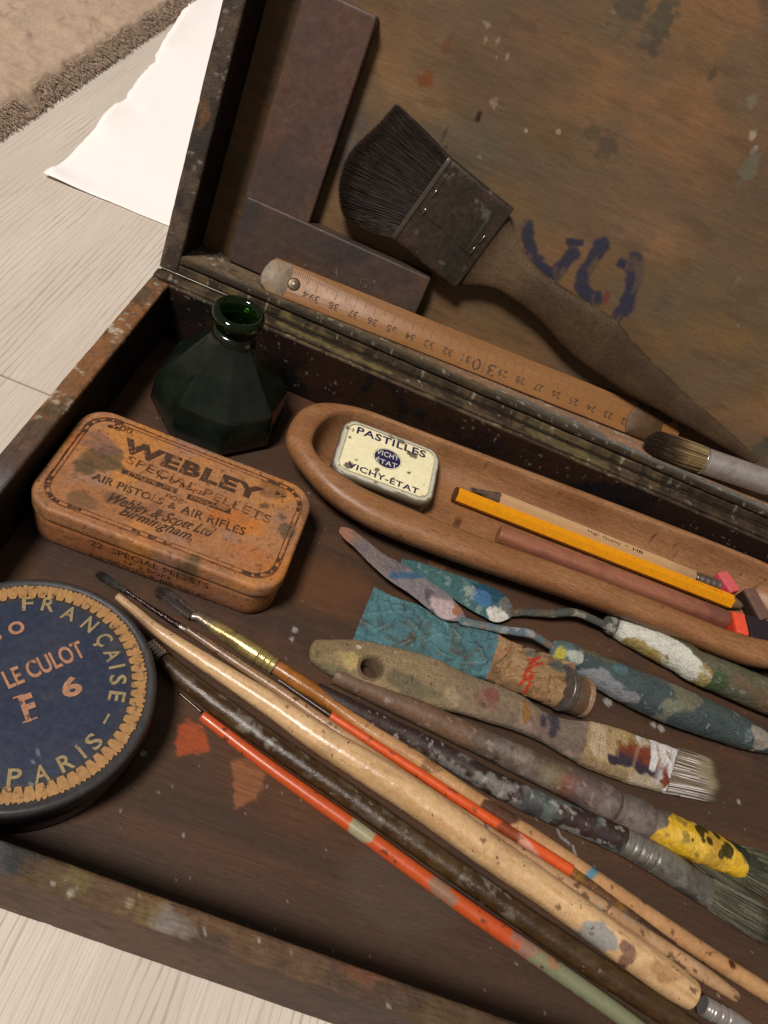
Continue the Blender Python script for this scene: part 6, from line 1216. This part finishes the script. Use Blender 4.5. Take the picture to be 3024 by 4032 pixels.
# ======================= palette knives =======================
def knife(name, label, bl_t, bl_b, zbl, shank, collar, handle, cblade, chandle, cshank):
    o = thing(name, label, 'palette knife', (handle[1][0], handle[1][1], ZF))
    k = len(bl_t); slab('blade', bl_t, bl_b, [.05]*k, M_paint, o, zbl, ID, 3, cblade, seg=40, n=240, ends=(1.5, .5), disp=lambda V, s, t, u: np.c_[V[:, 0]*0, V[:, 0]*0, (u > 0)*((fbm(V, 2.5, 4, 5) - .45)*.10 + .05*sm(s, .6, .8)*fbm(V, 3, 3, 8))])
    rod('shank', shank, M_paint, o, cshank, seg=20, wob=.05, flat=.8, ends=(.4, .1))
    rod('collar', collar, M_paint, o, cshank, seg=26, wob=.07, ends=(.5, .2), n=20)
    rod('handle', handle, M_paint, o, chandle, seg=56, wob=.07, ends=(.3, .6), n=380)
def build_knives():
    t = [(12.223,-8.264),(12.445,-8.171),(13.181,-8.329),(14.211,-8.748),(15.261,-8.901),(16.142,-9.136),(17.016,-9.349),(17.617,-9.603),(18.134,-10.019),(18.362,-10.279)]; b = [(12.253,-8.623),(12.503,-8.794),(12.895,-8.96),(13.753,-9.449),(14.777,-9.93),(15.927,-10.233),(16.715,-10.553),(17.299,-10.777),(17.823,-10.701),(18.142,-10.575)]
    H = [(22.56,-9.9,-2.728,0.472),(22.872,-10.017,-2.622,0.578),(23.447,-10.049,-2.576,0.624),(24.5,-10.233,-2.516,0.684),(25.537,-10.381,-2.437,0.763),(26.524,-10.467,-2.384,0.816),(27.588,-10.515,-2.356,0.844),(28.632,-10.506,-2.38,0.82),(29.886,-10.465,-2.43,0.77),(31.185,-10.406,-2.52,0.68),(32.559,-10.29,-2.678,0.522),(33.455,-10.16,-2.84,0.36)]
    bz = lambda P: np.c_[np.array(P)]
    FA = dict(tip=[(12.417,-8.491)][0], blue=[(14.898,-9.687),(15.716,-9.288),(16.372,-8.913)], pk=[(17.337,-10.284)][0], gd=[(16.662,-9.863),(16.864,-10.401),(17.306,-10.815)], or_=[(17.94,-10.109)][0])
    def cb(V, s, t_, u):
        C = base(V, A(142, 126, 120)); C = lay(C, sm(fbm(V, 1., 4, 4), .42, .6)*.7, A(124, 112, 118)); C = lay(C, 1 - sm(s, .06, .14), A(186, 126, 106)); C = lay(C, np.exp(-((s - .12)/.03)**2)*.6, A(160, 128, 96)); C = lay(C, sm(s, .48, .52)*.8, A(150, 138, 138))
        C = lay(C, stroke(V[:, :2], FA['blue'], .16, 3, .3, .5), A(84, 112, 138)); C = lay(C, stroke(V[:, :2], FA['gd'], .25, 4, .3, .6), A(106, 100, 104)); C = lay(C, blob(V, *FA['pk'], .62, 4, 2, .5, .12, .5), A(212, 184, 178)); return lay(C, blob(V, *FA['or_'], .26, 5, 3, .6, .15, .35), A(176, 122, 88))
    def cs(V, s, a): C = base(V, A(128, 132, 128)); C = lay(C, sm(fbm(V, 1.6, 4, 4), .45, .58)*.8, A(100, 122, 130)); C = lay(C, sm(fbm(V, 1.4, 4, 14), .58, .66)*.8, A(150, 110, 84)); return lay(C, sm(fbm(V, 2.5, 4, 24), .56, .66)*.7, A(186, 180, 170))
    tab = [([(22.633,-10.465)][0], .24, .4, (206, 190, 70), 4), ([(24.18,-10.969)][0], 1.2, .4, (152, 150, 150), 1.8), ([(25.235,-11.252)][0], .9, .3, (150, 146, 146), 2), ([(23.262,-10.244)][0], .35, .25, (196, 194, 178), 3), ([(25.145,-10.175)][0], .4, .4, (94, 122, 128), 2), ([(28.124,-10.284)][0], .75, .55, (128, 122, 96), 2), ([(27.509,-11.021)][0], .4, .3, (136, 132, 110), 2.5), ([(30.816,-9.916)][0], .2, .3, (140, 146, 140), 3), ([(32.077,-10.474)][0], .45, .4, (176, 160, 142), 2.5), ([(31.377,-10.75)][0], .25, .2, (110, 122, 124), 3), ([(24.36,-9.837)][0], 1.0, .3, (112, 104, 76), 1.5)]
    def ch(V, s, a):
        C = base(V, A(82, 92, 89)); C = lay(C, sm(fbm(V, .6, 4, 4), .42, .6)*.6, A(72, 81, 81)); C = lay(C, sm(s, .4, .5)*sm(fbm(V, .8, 4, 9), .45, .6)*.5, A(86, 92, 86)); C = lay(C, (1 - sm(s, .04, .1))*.7, A(120, 134, 130)); C = lay(C, sm(-np.sin(a), .0, .3)*.4, A(104, 112, 110))
        for (p, r, ry, cc, ns) in tab: C = lay(C, blob(V, p[0], p[1], r, int(p[0]*37 + r*100) % 83, ns, .75, .15, ry)*.9, A(*cc))
        return dotted(V, C, .7, .72, A(160, 160, 150), 3.5, 8)
    shk = [(18.171,-10.5,-2.45,0.19),(18.903,-10.401,-2.4,0.174),(19.574,-10.33,-2.3,0.174),(20.333,-10.21,-2.2,0.183),(21.111,-10.012,-2.15,0.192),(21.76,-9.933,-2.35,0.177),(22.497,-9.905,-2.6,0.178)]
    col = [(22.577,-9.84,-2.708,0.392),(22.845,-9.862,-2.641,0.459),(23.167,-9.874,-2.624,0.476)]
    knife('palette_knife', 'palette knife with lilac and pink smeared blade and long blue-grey painted handle', t, b, -2.5, shk, col, H, cb, ch, cs)
    t = [(15.238,-8.331),(15.59,-8.224),(16.512,-8.112),(17.92,-7.993),(18.873,-7.942),(19.747,-7.976),(20.217,-8.225),(20.451,-8.536)]; b = [(15.228,-8.611),(15.447,-8.752),(16.206,-8.896),(17.183,-9.112),(18.171,-9.406),(19.134,-9.58),(19.974,-9.566),(20.436,-9.152)]
    H = [(25.35,-7.342,-2.741,0.459),(25.632,-7.414,-2.68,0.52),(26.566,-7.553,-2.593,0.607),(27.7,-7.693,-2.515,0.685),(28.602,-7.791,-2.463,0.737)] + [(29.096,-7.943,-2.457,0.743),(30.356,-7.996,-2.427,0.773),(31.63,-8.027,-2.409,0.791),(32.964,-8.056,-2.401,0.799),(34.246,-8.041,-2.426,0.774),(35.755,-7.865,-2.62,0.58)]
    FB = dict(w=[(19.391,-8.812),(19.556,-9.278),(20.13,-9.335)], wb=[(19.843,-9.307)][0], bl=[(18.961,-8.795)][0], db=[(19.268,-8.317)][0], sc=[(18.427,-8.717)][0], st=[(20.284,-8.724)][0])
    def cb2(V, s, t_, u):
        C = base(V, A(82, 118, 116)); C = lay(C, sm(fbm(V, 1.2, 4, 4), .45, .62)*.5, A(94, 126, 122)); C = lay(C, sm(fbm(V, 3, 4, 14), .64, .7)*.7, A(150, 165, 155)); C = lay(C, blob(V, *FB['db'], .9, 4, 2, .4, .2, .5), A(50, 88, 104)); C = lay(C, blob(V, *FB['bl'], .5, 5, 2.5, .5, .15, .4), A(84, 126, 164)); C = lay(C, blob(V, *FB['sc'], .3, 6, 5, 1.2, .2, .3)*.7, A(176, 184, 170))
        C = lay(C, blob(V, *FB['st'], .5, 6, 2, .4, .15, .6), A(124, 120, 112)); C = lay(C, blob(V, *FB['wb'], .52, 8, 1.8, .35, .08, .42), A(236, 226, 210)); return C
    def cs2(V, s, a): C = base(V, A(104, 94, 80)); C = lay(C, sm(fbm(V, 1.6, 4, 4), .48, .6)*.7, A(84, 88, 82)); C = lay(C, sm(fbm(V, 2, 4, 14), .6, .68)*.8, A(176, 166, 148)); return lay(C, sm(fbm(V, 1.6, 4, 24), .6, .7)*.7, A(126, 98, 68))
    WT = [(25.004,-7.708),(26.162,-7.556),(27.328,-7.775),(28.389,-8.143),(28.901,-8.636)]; OC = [(24.96,-8.386),(26.201,-8.405),(27.446,-8.578),(28.404,-8.672),(29.316,-8.756)]; GR = [(30.108,-8.698)][0]
    def LA(V): c_, s_ = math.cos(.30), math.sin(-.30); return np.c_[V[:, 0]*c_ + V[:, 1]*s_, -V[:, 0]*s_ + V[:, 1]*c_, V[:, 2]*.3]
    def ch2(V, s, a):
        C = base(V, A(112, 106, 82)); C = lay(C, sm(fbm(V, .7, 4, 4), .42, .6)*.7, A(96, 92, 70)); C = lay(C, sm(fbm(V, .8, 4, 14), .55, .66)*.7, A(124, 96, 72)); C = lay(C, blob(V, *GR, .5, 4, 2, .7, .2)*.8, A(72, 92, 58)); P = V[:, :2]
        st_ = .25*fbm(V, 1.4, 3, 9, (1, 5, 1)); oc = np.clip(stroke(P, OC, .48, 3, .12, .25, 2), 0, 1); C = lay(C, oc, A(184, 158, 96)); C = lay(C, oc*sm(fbm(LA(V), 1., 4, 7, (.5, 4, 1)), .42, .58)*.8, A(150, 116, 50)); C = lay(C, oc*sm(fbm(LA(V), 1., 4, 17, (.5, 5, 1)), .5, .62)*.8, A(214, 204, 176))
        C = lay(C, stroke(P, WT, .40, 5, .12, .45, 2.2)*sm(fbm(LA(V), 1., 4, 37, (.5, 4.5, 1)), .30, .46), A(232, 224, 204)); C = lay(C, (1 - sm(s, .0, .035)), A(132, 128, 112)); return dotted(V, C, .6, .7, A(160, 150, 130), 3, 8)
    shk = [(20.394,-8.836,-2.8,0.208),(20.962,-8.593,-2.75,0.183),(21.986,-8.31,-2.55,0.183),(23.368,-7.826,-2.3,0.194),(24.109,-7.754,-2.4,0.186),(24.957,-7.725,-2.5,0.187)]
    col = [(24.957,-7.412,-2.704,0.396),(25.119,-7.452,-2.643,0.457),(25.325,-7.466,-2.625,0.475)]
    knife('palette_knife', 'palette knife with teal blade, blue and white dabs, and white-smeared green handle', t, b, -2.85, shk, col, H, cb2, ch2, cs2)
build_knives()
